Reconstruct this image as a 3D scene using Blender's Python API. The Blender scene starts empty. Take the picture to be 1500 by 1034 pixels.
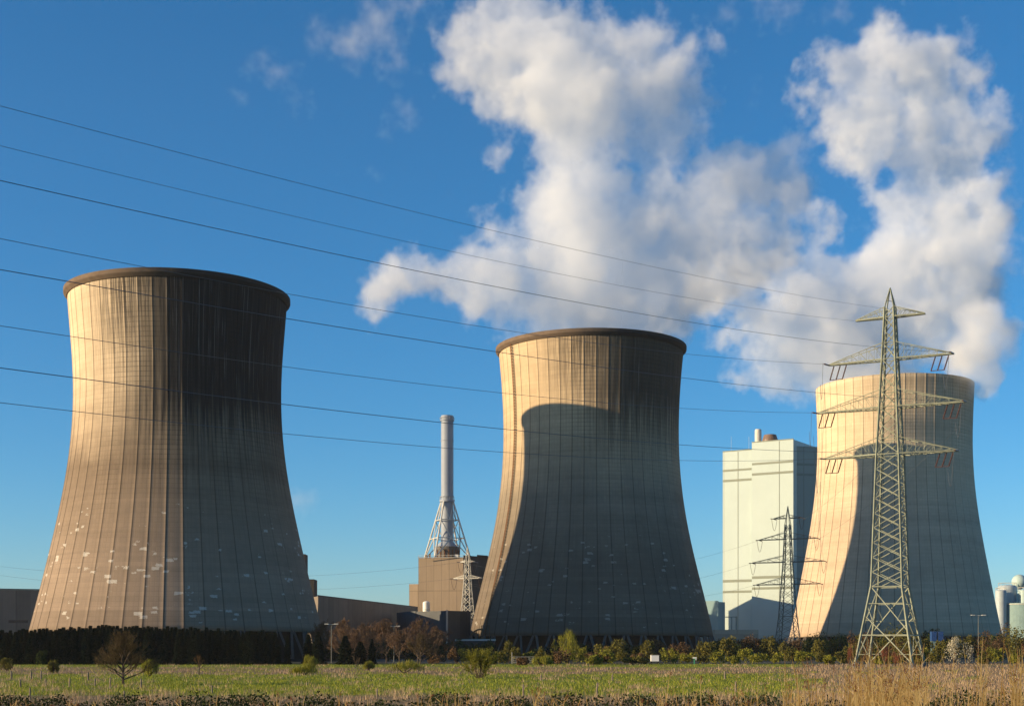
import bpy, math, random
import numpy as np
from mathutils import Vector, Matrix
R = math.radians
PI = math.pi
scene = bpy.context.scene
COL = scene.collection

# ------------------------------------------------------------------ camera
F = 2083.0; HOR = 952.0; CAMZ = 3.5
cam = bpy.data.cameras.new('camera'); camo = bpy.data.objects.new('camera', cam); COL.objects.link(camo)
cam.lens = 50; cam.sensor_width = 36; cam.shift_y = (HOR - 517) / 1500.0
cam.clip_end = 20000; cam.clip_start = 0.2
camo.location = (0, 0, CAMZ); camo.rotation_euler = (R(90), 0, 0)
scene.camera = camo

# ------------------------------------------------------------------ sky, sun, exposure
SUN_EL, SUN_AZ = 13.0, 15.0           # elevation; azimuth the light travels toward, from +X toward +Y
S = Vector((-math.cos(R(SUN_AZ)) * math.cos(R(SUN_EL)), -math.sin(R(SUN_AZ)) * math.cos(R(SUN_EL)), math.sin(R(SUN_EL))))
world = bpy.data.worlds.new('World'); scene.world = world; world.use_nodes = True
wt = world.node_tree
sky = wt.nodes.new('ShaderNodeTexSky'); sky.sky_type = 'NISHITA'; sky.sun_disc = False
sky.sun_elevation = R(SUN_EL); sky.sun_rotation = math.atan2(S.x, S.y)
sky.air_density = 0.9; sky.dust_density = 0.3; sky.ozone_density = 5.0; sky.altitude = 0
hs = wt.nodes.new('ShaderNodeHueSaturation'); hs.inputs['Saturation'].default_value = 1.16; hs.inputs['Hue'].default_value = 0.494
wt.links.new(sky.outputs[0], hs.inputs['Color'])
wt.links.new(hs.outputs[0], wt.nodes['Background'].inputs['Color'])
wt.nodes['Background'].inputs['Strength'].default_value = 0.099
sl = bpy.data.lights.new('sun', 'SUN'); sl.energy = 5.0; sl.angle = R(0.5); sl.color = (1.0, 0.76, 0.46)
so = bpy.data.objects.new('sun', sl); COL.objects.link(so); so.rotation_euler = S.to_track_quat('Z', 'Y').to_euler()
so.location = (-50, -20, 60)
scene.view_settings.view_transform = 'Standard'; scene.view_settings.look = 'None'
scene.view_settings.gamma = 1; scene.view_settings.exposure = 0.75
scene.cycles.max_bounces = 12; scene.cycles.volume_bounces = 10
scene.cycles.transparent_max_bounces = 8
scene.cycles.volume_step_rate = 1.6; scene.cycles.volume_preview_step_rate = 1.6
scene.cycles.volume_max_steps = 256
scene.cycles.use_adaptive_sampling = True; scene.cycles.adaptive_threshold = 0.015

def at(x, y, Y):
    return Vector(((x - 750) / F * Y, Y, CAMZ + (HOR - y) / F * Y))
def dep(y):                            # depth of flat ground seen at photo row y
    return CAMZ * F / (y - HOR)

# ------------------------------------------------------------------ object helpers
def tag(o, label=None, cat=None, group=None, kind=None):
    if label: o['label'] = label
    if cat: o['category'] = cat
    if group: o['group'] = group
    if kind: o['kind'] = kind
    return o
def empty(name, loc=(0, 0, 0), rz=0.0):
    o = bpy.data.objects.new(name, None); COL.objects.link(o); o.location = loc; o.rotation_euler = (0, 0, rz); return o
def copy_tree(o, parent=None):
    c = o.copy(); COL.objects.link(c); c.parent = parent
    for ch in list(o.children): copy_tree(ch, c)
    return c

class MB:
    def __init__(s): s.v = []; s.f = []; s.sm = False
    def add(s, vs, fs):
        b = len(s.v); s.v.extend([tuple(v) for v in vs]); s.f.extend([tuple(b + i for i in f) for f in fs]); return s
    def box(s, x0, x1, y0, y1, z0, z1):
        vs = [(x, y, z) for z in (z0, z1) for x, y in ((x0, y0), (x1, y0), (x1, y1), (x0, y1))]
        return s.add(vs, [(3, 2, 1, 0), (4, 5, 6, 7), (0, 1, 5, 4), (1, 2, 6, 5), (2, 3, 7, 6), (3, 0, 4, 7)])
    def prism(s, pts, z0, z1):        # pts counter-clockwise plan outline
        n = len(pts); z1s = z1 if isinstance(z1, (list, tuple)) else [z1] * n
        vs = [(p[0], p[1], z0) for p in pts] + [(p[0], p[1], z1s[i]) for i, p in enumerate(pts)]
        return s.add(vs, [tuple(range(n))[::-1], tuple(range(n, 2 * n))] + [(i, (i + 1) % n, n + (i + 1) % n, n + i) for i in range(n)])
    def bar(s, p, q, w, h=None, n=4):
        p = Vector(p); q = Vector(q); h = h or w; d = q - p
        if d.length < 1e-6: return s
        m = d.to_track_quat('Z', 'Y').to_matrix(); a = m @ Vector((1, 0, 0)); b = m @ Vector((0, 1, 0))
        vs = []
        for c in (p, q):
            for k in range(n):
                t = 2 * PI * (k + .5) / n; r = .7071 if n == 4 else .5
                vs.append(c + a * (math.cos(t) * w * r) + b * (math.sin(t) * h * r))
        return s.add(vs, [tuple(range(n))[::-1], tuple(range(n, 2 * n))] + [(i, (i + 1) % n, n + (i + 1) % n, n + i) for i in range(n)])
    def tube(s, pts, rad, n=5):
        pts = [Vector(p) for p in pts]; rs = rad if isinstance(rad, (list, tuple)) else [rad] * len(pts); b = len(s.v)
        for i, p in enumerate(pts):
            d = (pts[min(i + 1, len(pts) - 1)] - pts[max(i - 1, 0)])
            m = d.to_track_quat('Z', 'Y').to_matrix(); a = m @ Vector((1, 0, 0)); c = m @ Vector((0, 1, 0))
            for k in range(n):
                t = 2 * PI * k / n; s.v.append(tuple(p + a * (math.cos(t) * rs[i]) + c * (math.sin(t) * rs[i])))
        for i in range(len(pts) - 1):
            for k in range(n):
                s.f.append((b + i * n + k, b + i * n + (k + 1) % n, b + (i + 1) * n + (k + 1) % n, b + (i + 1) * n + k))
        s.f.append(tuple(b + k for k in range(n))[::-1]); s.f.append(tuple(b + (len(pts) - 1) * n + k for k in range(n)))
        return s
    def lathe(s, prof, n=32, cx=0, cy=0, cap=True):   # prof list of (r,z)
        b = len(s.v)
        for r, z in prof:
            for k in range(n):
                t = 2 * PI * k / n; s.v.append((cx + r * math.cos(t), cy + r * math.sin(t), z))
        for i in range(len(prof) - 1):
            for k in range(n):
                s.f.append((b + i * n + k, b + i * n + (k + 1) % n, b + (i + 1) * n + (k + 1) % n, b + (i + 1) * n + k))
        if cap:
            s.f.append(tuple(b + k for k in range(n))[::-1]); s.f.append(tuple(b + (len(prof) - 1) * n + k for k in range(n)))
        return s
    def build(s, name, mat, parent=None, smooth=False, loc=None):
        me = bpy.data.meshes.new(name); me.from_pydata(s.v, [], s.f); me.materials.append(mat)
        if smooth: me.polygons.foreach_set('use_smooth', [True] * len(me.polygons))
        o = bpy.data.objects.new(name, me); COL.objects.link(o)
        if parent: o.parent = parent
        if loc is not None: o.location = loc
        return o

def np_mesh(name, V, T, mat, attr=None, parent=None, loc=None):
    """V n x 3 vertices, T m x k faces"""
    k = T.shape[1]
    me = bpy.data.meshes.new(name); me.vertices.add(len(V)); me.vertices.foreach_set('co', V.astype(np.float32).ravel())
    me.loops.add(T.size); me.loops.foreach_set('vertex_index', T.astype(np.int32).ravel())
    me.polygons.add(len(T)); me.polygons.foreach_set('loop_start', np.arange(0, T.size, k, dtype=np.int32))
    me.update(calc_edges=True)
    if attr is not None:
        a = me.attributes.new('v', 'FLOAT', 'POINT'); a.data.foreach_set('value', attr.astype(np.float32))
    me.materials.append(mat)
    o = bpy.data.objects.new(name, me); COL.objects.link(o)
    if parent: o.parent = parent
    if loc is not None: o.location = loc
    return o

# ------------------------------------------------------------------ node helpers
class NT:
    def __init__(s, name):
        s.mat = bpy.data.materials.new(name); s.mat.use_nodes = True; s.t = s.mat.node_tree
        s.b = s.t.nodes['Principled BSDF']; s.out = s.t.nodes['Material Output']
    def n(s, typ, **kw):
        x = s.t.nodes.new(typ)
        for k, v in kw.items(): setattr(x, k, v)
        return x
    def ln(s, a, b):
        if isinstance(a, bpy.types.NodeSocket): s.t.links.new(a, b)
        else: b.default_value = a
    def m(s, op, a, b=0.0, c=0.0, clamp=False):
        x = s.n('ShaderNodeMath', operation=op, use_clamp=clamp); s.ln(a, x.inputs[0]); s.ln(b, x.inputs[1]); s.ln(c, x.inputs[2]); return x.outputs[0]
    def ss(s, v, lo, hi):
        x = s.n('ShaderNodeMapRange', interpolation_type='SMOOTHSTEP'); s.ln(v, x.inputs['Value']); s.ln(lo, x.inputs['From Min']); s.ln(hi, x.inputs['From Max']); return x.outputs[0]
    def xyz(s, a, b, c):
        x = s.n('ShaderNodeCombineXYZ'); s.ln(a, x.inputs[0]); s.ln(b, x.inputs[1]); s.ln(c, x.inputs[2]); return x.outputs[0]
    def noise(s, vec, scale=1.0, detail=3.0, rough=.55, col=False):
        x = s.n('ShaderNodeTexNoise'); s.ln(vec, x.inputs['Vector']); x.inputs['Scale'].default_value = scale
        x.inputs['Detail'].default_value = detail; x.inputs['Roughness'].default_value = rough
        return x.outputs['Color' if col else 'Fac']
    def mix(s, f, a, b, mode='MIX'):
        x = s.n('ShaderNodeMix', data_type='RGBA', blend_type=mode); s.ln(f, x.inputs[0])
        s.ln(a if isinstance(a, bpy.types.NodeSocket) else tuple(a) + (1,), x.inputs[6]); s.ln(b if isinstance(b, bpy.types.NodeSocket) else tuple(b) + (1,), x.inputs[7]); return x.outputs[2]
    def ramp(s, v, stops):
        x = s.n('ShaderNodeValToRGB'); s.ln(v, x.inputs[0]); cr = x.color_ramp
        while len(cr.elements) < len(stops): cr.elements.new(.5)
        for e, (p, c) in zip(cr.elements, stops): e.position = p; e.color = tuple(c) + (1,)
        return x.outputs[0]
    def obj(s): return s.n('ShaderNodeTexCoord').outputs['Object']
    def sep(s, v):
        x = s.n('ShaderNodeSeparateXYZ'); s.ln(v, x.inputs[0]); return x.outputs
    def bump(s, h, dist=.1, strength=.5):
        x = s.n('ShaderNodeBump'); x.inputs['Distance'].default_value = dist; x.inputs['Strength'].default_value = strength; s.ln(h, x.inputs['Height']); s.ln(x.outputs[0], s.b.inputs['Normal'])
    def fin(s, col, rough=.85, spec=.2, metal=0.0):
        s.ln(col if isinstance(col, bpy.types.NodeSocket) else tuple(col) + (1,), s.b.inputs['Base Color']); s.ln(rough, s.b.inputs['Roughness'])
        s.b.inputs['Specular IOR Level'].default_value = spec; s.b.inputs['Metallic'].default_value = metal; return s.mat

def paint(name, c, var=.12, scale=.5, rough=.7, metal=0.0, spec=.3, stretch=1.0):
    t = NT(name); v = t.n('ShaderNodeMapping'); t.ln(t.obj(), v.inputs[0]); v.inputs['Scale'].default_value = (1, 1, stretch)
    n = t.noise(v.outputs[0], scale, 5, .6)
    c1 = tuple(x * (1 - var) for x in c); c2 = tuple(min(1, x * (1 + var)) for x in c)
    return t.fin(t.ramp(n, [(.3, c1), (.7, c2)]), rough, spec, metal)

def panels(name, c, var=.1, vstep=3.0, hstep=8.0, line=.6, rough=.8, streak=.2):
    """cladding or cast panels on a wall: joint lines in object x+y and z, streaky dirt"""
    t = NT(name); o = t.sep(t.obj()); u = t.m('ADD', o[0], t.m('MULTIPLY', o[1], 1.0))
    u = t.m('ADD', o[0], o[1])
    nb = t.noise(t.obj(), .08, 4, .6)
    st = t.noise(t.xyz(t.m('MULTIPLY', u, 1.2), 0.0, t.m('MULTIPLY', o[2], .05)), 1.0, 4, .7)
    vl = t.m('LESS_THAN', t.m('FRACT', t.m('DIVIDE', u, vstep)), .07)
    hl = t.m('LESS_THAN', t.m('FRACT', t.m('DIVIDE', o[2], hstep)), .03)
    pn = t.n('ShaderNodeTexWhiteNoise', noise_dimensions='2D'); t.ln(t.xyz(t.m('FLOOR', t.m('DIVIDE', u, vstep)), t.m('FLOOR', t.m('DIVIDE', o[2], hstep)), 0.0), pn.inputs['Vector'])
    v = t.m('ADD', t.m('MULTIPLY', t.m('SUBTRACT', nb, .5), var * 3), t.m('MULTIPLY', t.m('SUBTRACT', st, .5), streak * 2))
    v = t.m('ADD', v, t.m('MULTIPLY', t.m('SUBTRACT', pn.outputs[0], .5), var))
    v = t.m('SUBTRACT', t.m('ADD', 1.0, v), t.m('MULTIPLY', t.m('MAXIMUM', vl, hl), line * .5))
    sc = t.n('ShaderNodeVectorMath', operation='SCALE'); sc.inputs[0].default_value = c; t.ln(v, sc.inputs['Scale'])
    return t.fin(sc.outputs[0], rough, .2)

def leafmat(name, dark, light, trans=.25):
    t = NT(name); a = t.n('ShaderNodeAttribute', attribute_name='v')
    col = t.ramp(a.outputs['Fac'], [(0.0, dark), (1.0, light)])
    t.fin(col, .75, .15)
    if trans:
        tr = t.n('ShaderNodeBsdfTranslucent'); t.ln(col, tr.inputs[0]); mx = t.n('ShaderNodeMixShader'); mx.inputs[0].default_value = trans
        t.ln(t.b.outputs[0], mx.inputs[1]); t.ln(tr.outputs[0], mx.inputs[2]); t.ln(mx.outputs[0], t.out.inputs[0])
    return t.mat

# ------------------------------------------------------------------ terrain
def gz(y):
    ys = [-400, 6, 50, 60, 80, 88, 20000]; zs = [1.9, 1.9, .9, -.9, -.9, 0, 0]
    return float(np.interp(y, ys, zs))
g = NT('meadow_ground')
o = g.sep(g.obj()); X, Y = o[0], o[1]
warp = g.noise(g.xyz(g.m('MULTIPLY', X, .03), g.m('MULTIPLY', Y, .01), 0.0), 1.0, 4, .6)
band = g.noise(g.xyz(g.m('MULTIPLY', X, .012), g.m('MULTIPLY', Y, .055), 3.0), 1.0, 3, .5)
yy = g.m('ADD', Y, g.m('MULTIPLY', g.m('SUBTRACT', warp, .5), 30.0))
dry1 = g.m('MULTIPLY', g.m('SUBTRACT', 1.0, g.ss(yy, 100, 118)), .8)
dry2 = g.m('MULTIPLY', g.ss(yy, 200, 216), g.m('SUBTRACT', .85, g.ss(yy, 285, 310)))
dry3 = g.ss(g.m('SUBTRACT', X, g.m('MULTIPLY', Y, .2)), -5, 8)
dry = g.m('MAXIMUM', g.m('MAXIMUM', dry1, dry2), dry3)
dry = g.ss(g.m('ADD', g.m('MULTIPLY', dry, .8), g.m('SUBTRACT', band, .35)), .25, .75)
fine = g.noise(g.xyz(g.m('MULTIPLY', X, .9), g.m('MULTIPLY', Y, .25), 0.0), 1.0, 5, .7)
green = g.ramp(fine, [(.25, (.06, .085, .010)), (.5, (.17, .205, .02)), (.75, (.30, .30, .05))])
brown = g.ramp(fine, [(.25, (.10, .07, .035)), (.5, (.22, .155, .08)), (.75, (.36, .27, .15))])
col = g.mix(dry, green, brown)
far = g.ss(Y, 345, 380)
col = g.mix(far, col, (.06, .065, .03))
g.bump(fine, .3, .6)
MG = g.fin(col, .95, .1)
xs = [-3000, -400, -150, 0, 150, 400, 3000]
rows = [-400, 6, 28, 50, 60, 80, 88, 150, 300, 600, 1200, 9000]
gm = MB(); vs = [(x * (1 if y < 2000 else 3), y, gz(y)) for y in rows for x in xs]
gm.add(vs, [(j * 7 + i, j * 7 + i + 1, (j + 1) * 7 + i + 1, (j + 1) * 7 + i) for j in range(len(rows) - 1) for i in range(6)])
tag(gm.build('meadow', MG), kind='structure')
wa = NT('ditch_water'); wa.fin((.02, .03, .03), .08, .5)
w = MB(); w.add([(-900, 58, -.45), (900, 58, -.45), (900, 84, -.45), (-900, 84, -.45)], [(0, 1, 2, 3)])
tag(w.build('ditch_water', wa.mat), kind='structure')
asph = paint('asphalt', (.06, .06, .06), .2, .3)
yd = MB(); yd.add([(-400, 382, .02), (600, 382, .02), (600, 1000, .02), (-400, 1000, .02)], [(0, 1, 2, 3)])
tag(yd.build('plant_yard', paint('dark_verge', (.035, .036, .02), .3, .1)), kind='structure')

# ------------------------------------------------------------------ cooling towers
def edges(rows_, Yc):
    """photo silhouette rows (y, xl, xr) -> (z, r) and centre x"""
    prof = []; cx = []
    for y, xl, xr in rows_:
        a0 = math.atan((xl - 750) / F); a1 = math.atan((xr - 750) / F); a = (a0 + a1) / 2; b = (a1 - a0) / 2
        d = Yc / math.cos(a); prof.append((CAMZ + (HOR - y) / F * Yc * .995, d * math.sin(b))); cx.append(Yc * math.tan(a))
    prof.sort(); return prof, sum(cx) / len(cx)
T1, X1 = edges([(439, 96.2, 417.8), (500, 101.5, 413), (553, 105.6, 411), (600, 106.6, 412.3), (655, 101.5, 415.7), (700, 97.5, 419.8), (748, 85.6, 432), (817, 71, 446), (885, 55, 464), (926, 45.5, 476.7)], 467)
T2, X2 = edges([(515, 729.6, 1000), (553, 733.5, 996.5), (580, 736, 994.7), (620, 737, 993.7), (659, 736, 994), (720, 733.2, 998.5), (781, 724, 1009.8), (842, 707.5, 1023.5), (902, 696, 1038.6), (932, 690.6, 1047.8)], 555)
T3, X3 = edges([(566, 1195, 1427.5), (600, 1195.8, 1426), (626, 1197, 1425), (640, 1198, 1424.6), (700, 1195.5, 1427.5), (741, 1191.5, 1432), (791, 1184, 1439.7), (841, 1174, 1449), (890, 1164, 1458.5), (933, 1155, 1468)], 650)
NR = 48
def tower_mat(name, top, mid, low, a0, zs0, zs1, stain, patch, aw=1.0, phase=0.0):
    t = NT(name); co = t.obj(); o = t.sep(co)
    ang = t.m('ARCTAN2', o[1], o[0]); z = o[2]; k = NR / (2 * PI)
    bay = t.m('MULTIPLY', ang, k)
    fr = t.m('FRACT', bay)
    rib = t.m('LESS_THAN', t.m('ABSOLUTE', t.m('SUBTRACT', fr, .03)), .037)
    g1 = t.m('LESS_THAN', t.m('FRACT', t.m('MULTIPLY', bay, 4)), .13)
    g2 = t.m('LESS_THAN', t.m('FRACT', t.m('DIVIDE', z, 1.5)), .16)
    unit = t.xyz(o[0], o[1], t.m('MULTIPLY', z, 1.0))
    blot = t.noise(t.xyz(t.m('MULTIPLY', t.m('COSINE', ang), 3.0), t.m('MULTIPLY', t.m('SINE', ang), 3.0), t.m('MULTIPLY', z, .045)), 1.0, 4, .6)
    bands = t.noise(t.xyz(t.m('MULTIPLY', t.m('COSINE', ang), .8), t.m('MULTIPLY', t.m('SINE', ang), .8), t.m('MULTIPLY', z, .22)), 1.0, 4, .65)
    lifts = t.n('ShaderNodeTexWhiteNoise', noise_dimensions='1D'); t.ln(t.m('FLOOR', t.m('DIVIDE', z, 1.5)), lifts.inputs['W'])
    cell = t.n('ShaderNodeTexWhiteNoise', noise_dimensions='3D'); t.ln(t.xyz(t.m('FLOOR', t.m('MULTIPLY', bay, 4)), t.m('FLOOR', t.m('DIVIDE', z, 1.5)), 0.0), cell.inputs['Vector'])
    strk = t.noise(t.xyz(t.m('MULTIPLY', ang, 34.0), phase, t.m('MULTIPLY', z, .03)), 1.0, 4, .7)
    strf = t.noise(t.xyz(t.m('MULTIPLY', ang, 90.0), phase + 3, t.m('MULTIPLY', z, .05)), 1.0, 3, .7)
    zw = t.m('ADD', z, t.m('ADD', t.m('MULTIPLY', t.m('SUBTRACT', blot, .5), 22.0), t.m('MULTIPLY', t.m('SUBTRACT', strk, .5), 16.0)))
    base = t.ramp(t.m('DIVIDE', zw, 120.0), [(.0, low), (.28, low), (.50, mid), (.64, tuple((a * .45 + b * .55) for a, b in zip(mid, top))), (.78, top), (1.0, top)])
    v = t.m('ADD', t.m('MULTIPLY', t.m('SUBTRACT', blot, .5), .5), t.m('MULTIPLY', t.m('SUBTRACT', bands, .5), .6))
    v = t.m('ADD', v, t.m('MULTIPLY', t.m('SUBTRACT', strf, .5), .28))
    v = t.m('ADD', v, t.m('MULTIPLY', t.m('SUBTRACT', lifts.outputs[0], .5), .07))
    v = t.m('ADD', v, t.m('MULTIPLY', t.m('SUBTRACT', cell.outputs[0], .5), .06))
    v = t.m('ADD', 1.0, v)
    # dark growth running down from the rim on the weather side
    dc = t.m('COSINE', t.m('SUBTRACT', ang, a0))
    sec = t.ss(t.m('ADD', dc, t.m('MULTIPLY', t.m('SUBTRACT', strk, .5), .5)), math.cos(aw + .30), math.cos(aw - .45))
    zf = t.ss(t.m('ADD', z, t.m('MULTIPLY', t.m('SUBTRACT', strk, .5), 45.0)), zs0, zs1)
    st = t.m('MULTIPLY', sec, zf)
    thin = t.m('MULTIPLY', t.ss(strf, .38, .54), t.m('MULTIPLY', t.ss(t.m('ADD', z, t.m('MULTIPLY', t.m('SUBTRACT', strk, .5), 60.0)), zs0 + 15, 118), t.ss(dc, math.cos(aw + .75), math.cos(aw))))
    st2 = t.m('MAXIMUM', t.m('MULTIPLY', st, t.m('ADD', .72, t.m('MULTIPLY', strf, .5))), t.m('MULTIPLY', thin, .9))
    st2 = t.m('MULTIPLY', st2, t.m('SUBTRACT', stain, t.m('MULTIPLY', t.ss(strf, .35, .72), .12)), clamp=True)
    grid = t.m('MULTIPLY', t.m('MAXIMUM', g1, g2), t.ss(t.m('ADD', blot, t.m('MULTIPLY', strk, .5)), .5, .95))
    gs = t.m('ADD', .10, t.m('MULTIPLY', t.m('MULTIPLY', t.ss(dc, math.cos(aw + .5), math.cos(aw)), t.ss(z, zs0 - 12, zs0 + 20)), .34))
    v = t.m('MULTIPLY', v, t.m('SUBTRACT', 1.0, t.m('MULTIPLY', grid, gs)))
    v = t.m('MULTIPLY', v, t.m('SUBTRACT', 1.0, t.m('MULTIPLY', rib, .42)))
    lob = t.m('LESS_THAN', z, 15.5)
    v = t.m('MULTIPLY', v, t.m('SUBTRACT', 1.0, t.m('MULTIPLY', lob, .14)))
    sc = t.n('ShaderNodeVectorMath', operation='SCALE'); t.ln(base, sc.inputs[0]); t.ln(v, sc.inputs['Scale'])
    dk = t.ramp(t.noise(t.xyz(t.m('MULTIPLY', ang, 120.0), phase + 9, t.m('MULTIPLY', z, .025)), 1.0, 3, .75), [(.42, (.008, .008, .010)), (.60, (.022, .021, .022)), (.66, (.19, .185, .18))])
    colr = t.mix(st2, sc.outputs[0], dk)
    # pale repair patches low on the shell
    vo = t.n('ShaderNodeTexVoronoi', distance='CHEBYCHEV'); t.ln(t.xyz(t.m('MULTIPLY', ang, 15.0), 0.0, t.m('MULTIPLY', z, .85)), vo.inputs['Vector']); vo.inputs['Scale'].default_value = 1.0
    wn = t.n('ShaderNodeTexWhiteNoise', noise_dimensions='3D'); t.ln(vo.outputs['Position'], wn.inputs['Vector'])
    rr = t.m('MULTIPLY', t.ss(wn.outputs[0], .45, 1.0), .60)
    edge = t.noise(t.xyz(t.m('MULTIPLY', ang, 70.0), 0.0, t.m('MULTIPLY', z, 2.4)), 1.0, 3, .7)
    clus = t.ss(t.noise(t.xyz(t.m('MULTIPLY', ang, 4.0), 5.0 + phase, t.m('MULTIPLY', z, .09)), 1.0, 2, .5), .34, .60)
    pz = t.m('MULTIPLY', t.ss(z, 8, 14), t.m('SUBTRACT', 1.0, t.ss(z, 36, 62)))
    pm = t.m('MULTIPLY', t.m('LESS_THAN', t.m('ADD', vo.outputs['Distance'], t.m('MULTIPLY', edge, .75)), t.m('ADD', t.m('MULTIPLY', rr, t.m('MULTIPLY', clus, pz)), .22)), patch)
    colr = t.mix(t.m('MULTIPLY', pm, t.m('MULTIPLY', edge, 1.0)), colr, (.62, .60, .54))
    t.bump(t.m('ADD', grid, t.m('MULTIPLY', blot, .6)), -.06, .4)
    return t.fin(colr, .93, .12)

def tower(prof, cx, cy, mat, label, group, lip, ladder=None, seed=1):
    t = empty('cooling_tower', (cx, cy, 0)); tag(t, label, 'cooling tower', group)
    zb = prof[0][0]; zt = prof[-1][0]
    zz = np.linspace(zb, zt, 56); pz = [p[0] for p in prof]; pr = np.array([p[1] for p in prof])
    # smooth profile: cubic fit through the measured rows
    cf = np.polyfit(np.array(pz), pr, 5); rr = np.polyval(cf, zz)
    fr = [0, .035, .2, .4, .6, .8, .965]; ex = [.10, .0, 0, 0, 0, 0, 0]
    angs = np.array([(k + f) * 2 * PI / NR for k in range(NR) for f in fr]); exs = np.array(ex * NR); n = len(angs)
    rings = [(r, z, 1) for r, z in zip(rr, zz)]
    inner = [(r - .9 if i < len(rr) else r, z, 0) for i, (r, z) in enumerate(zip(rr, zz))][::-1]
    V = []
    for r, z, e in rings + inner:
        rad = r + exs * e; V.append(np.stack([rad * np.cos(angs), rad * np.sin(angs), np.full(n, z)], 1))
    V = np.concatenate(V); m = len(rings) + len(inner)
    T = []
    for i in range(m):
        j = (i + 1) % m; k = np.arange(n); k2 = (k + 1) % n
        T.append(np.stack([i * n + k, i * n + k2, j * n + k2, j * n + k], 1))
    sh = np_mesh('shell', V, np.concatenate(T), mat, parent=t); sh.data.polygons.foreach_set('use_smooth', [True] * len(sh.data.polygons))
    if lip:
        rt = rr[-1]
        c = MB(); c.lathe([(rt + .26, zt - .9), (rt + 1.15, zt + .1), (rt + 1.25, zt + .35), (rt + 1.25, zt + 1.5), (rt - .9, zt + 1.5), (rt - .9, zt + .03), (rt + .24, zt + .03)], 144, cap=False)
        c.build('rim_collar', M['rim'], t, smooth=False)
    # raking columns round the air inlet
    nv = 44; rb = rr[0] - .3
    base = MB(); base.bar((rb + 2.6, 0, .6), (rb, 1.9, zb + .2), .75, .75); base.bar((rb + 2.6, 0, .6), (rb, -1.9, zb + .2), .75, .75)
    c1 = MB().bar((rb + 2.6, .45, .55), (rb - .1, 2.75, zb + .15), .7); c2 = MB().bar((rb + 2.6, -.45, .55), (rb - .1, -2.75, zb + .15), .7)
    s1 = c1.build('inlet_column', M['column'], t); s2 = c2.build('inlet_column', M['column'], t)
    for k in range(1, nv):
        for s_ in (s1, s2):
            d = s_.copy(); COL.objects.link(d); d.parent = t; d.rotation_euler = (0, 0, 2 * PI * k / nv)
    b = MB(); b.lathe([(rb + 4.2, .03), (rb + 4.2, .9), (rb + 3.8, .9), (rb + 3.8, .2), (rb - 2, .2)], 96, cap=False); b.build('basin', M['rim'], t)
    f = MB(); f.lathe([(rb - 5, .1), (rb - 5, zb + 1.5), (rb - 7, zb + 1.6)], 64, cap=True); f.build('fill_pack', M['dark'], t)  # near-black drum for the fill, the interior's darkness put into its colour
    if ladder is not None:
        la = MB(); lz = np.linspace(zb + 1, zt - .5, 60); lr = np.polyval(cf, lz) + .75
        for da in (-.28, .28):
            pts = [(r * math.cos(ladder) - da * math.sin(ladder), r * math.sin(ladder) + da * math.cos(ladder), z) for r, z in zip(lr, lz)]
            la.tube(pts, .12, 4)
        for z in np.arange(zb + 1, zt - .5, 1.1):
            r = float(np.polyval(cf, z)) + .6
            la.bar((r * math.cos(ladder) - .45 * math.sin(ladder), r * math.sin(ladder) + .45 * math.cos(ladder), z), (r * math.cos(ladder) + .45 * math.sin(ladder), r * math.sin(ladder) - .45 * math.cos(ladder), z), .3, .3)
        la.build('access_ladder', M['rust'], t)
    return t
M = {}
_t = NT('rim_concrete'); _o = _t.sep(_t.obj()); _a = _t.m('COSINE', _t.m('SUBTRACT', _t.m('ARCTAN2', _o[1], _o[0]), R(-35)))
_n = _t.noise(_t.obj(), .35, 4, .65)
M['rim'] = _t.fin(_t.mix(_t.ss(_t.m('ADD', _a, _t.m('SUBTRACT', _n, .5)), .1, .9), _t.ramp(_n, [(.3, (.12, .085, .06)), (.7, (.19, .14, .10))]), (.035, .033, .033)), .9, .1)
M['column'] = paint('column_concrete', (.10, .09, .08), .2, .5, .9)
M['dark'] = paint('fill_dark', (.012, .013, .014), .2, .5, .9)
M['rust'] = paint('rusty_steel', (.17, .075, .03), .3, .6, .8)
GT = 'hyperboloid concrete cooling towers'
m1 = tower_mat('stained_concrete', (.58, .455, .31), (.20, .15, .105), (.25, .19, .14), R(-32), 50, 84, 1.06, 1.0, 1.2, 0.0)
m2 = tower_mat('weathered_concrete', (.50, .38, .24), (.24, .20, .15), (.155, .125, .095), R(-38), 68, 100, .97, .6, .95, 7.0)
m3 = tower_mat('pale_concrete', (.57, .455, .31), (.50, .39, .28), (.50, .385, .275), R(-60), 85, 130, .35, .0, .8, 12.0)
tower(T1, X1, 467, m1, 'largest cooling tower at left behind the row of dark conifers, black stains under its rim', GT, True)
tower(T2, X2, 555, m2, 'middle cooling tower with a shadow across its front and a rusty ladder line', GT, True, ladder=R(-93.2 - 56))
tower(T3, X3, 650, m3, 'palest and farthest cooling tower, behind the big pylon, without a rim collar', GT, False)

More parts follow.
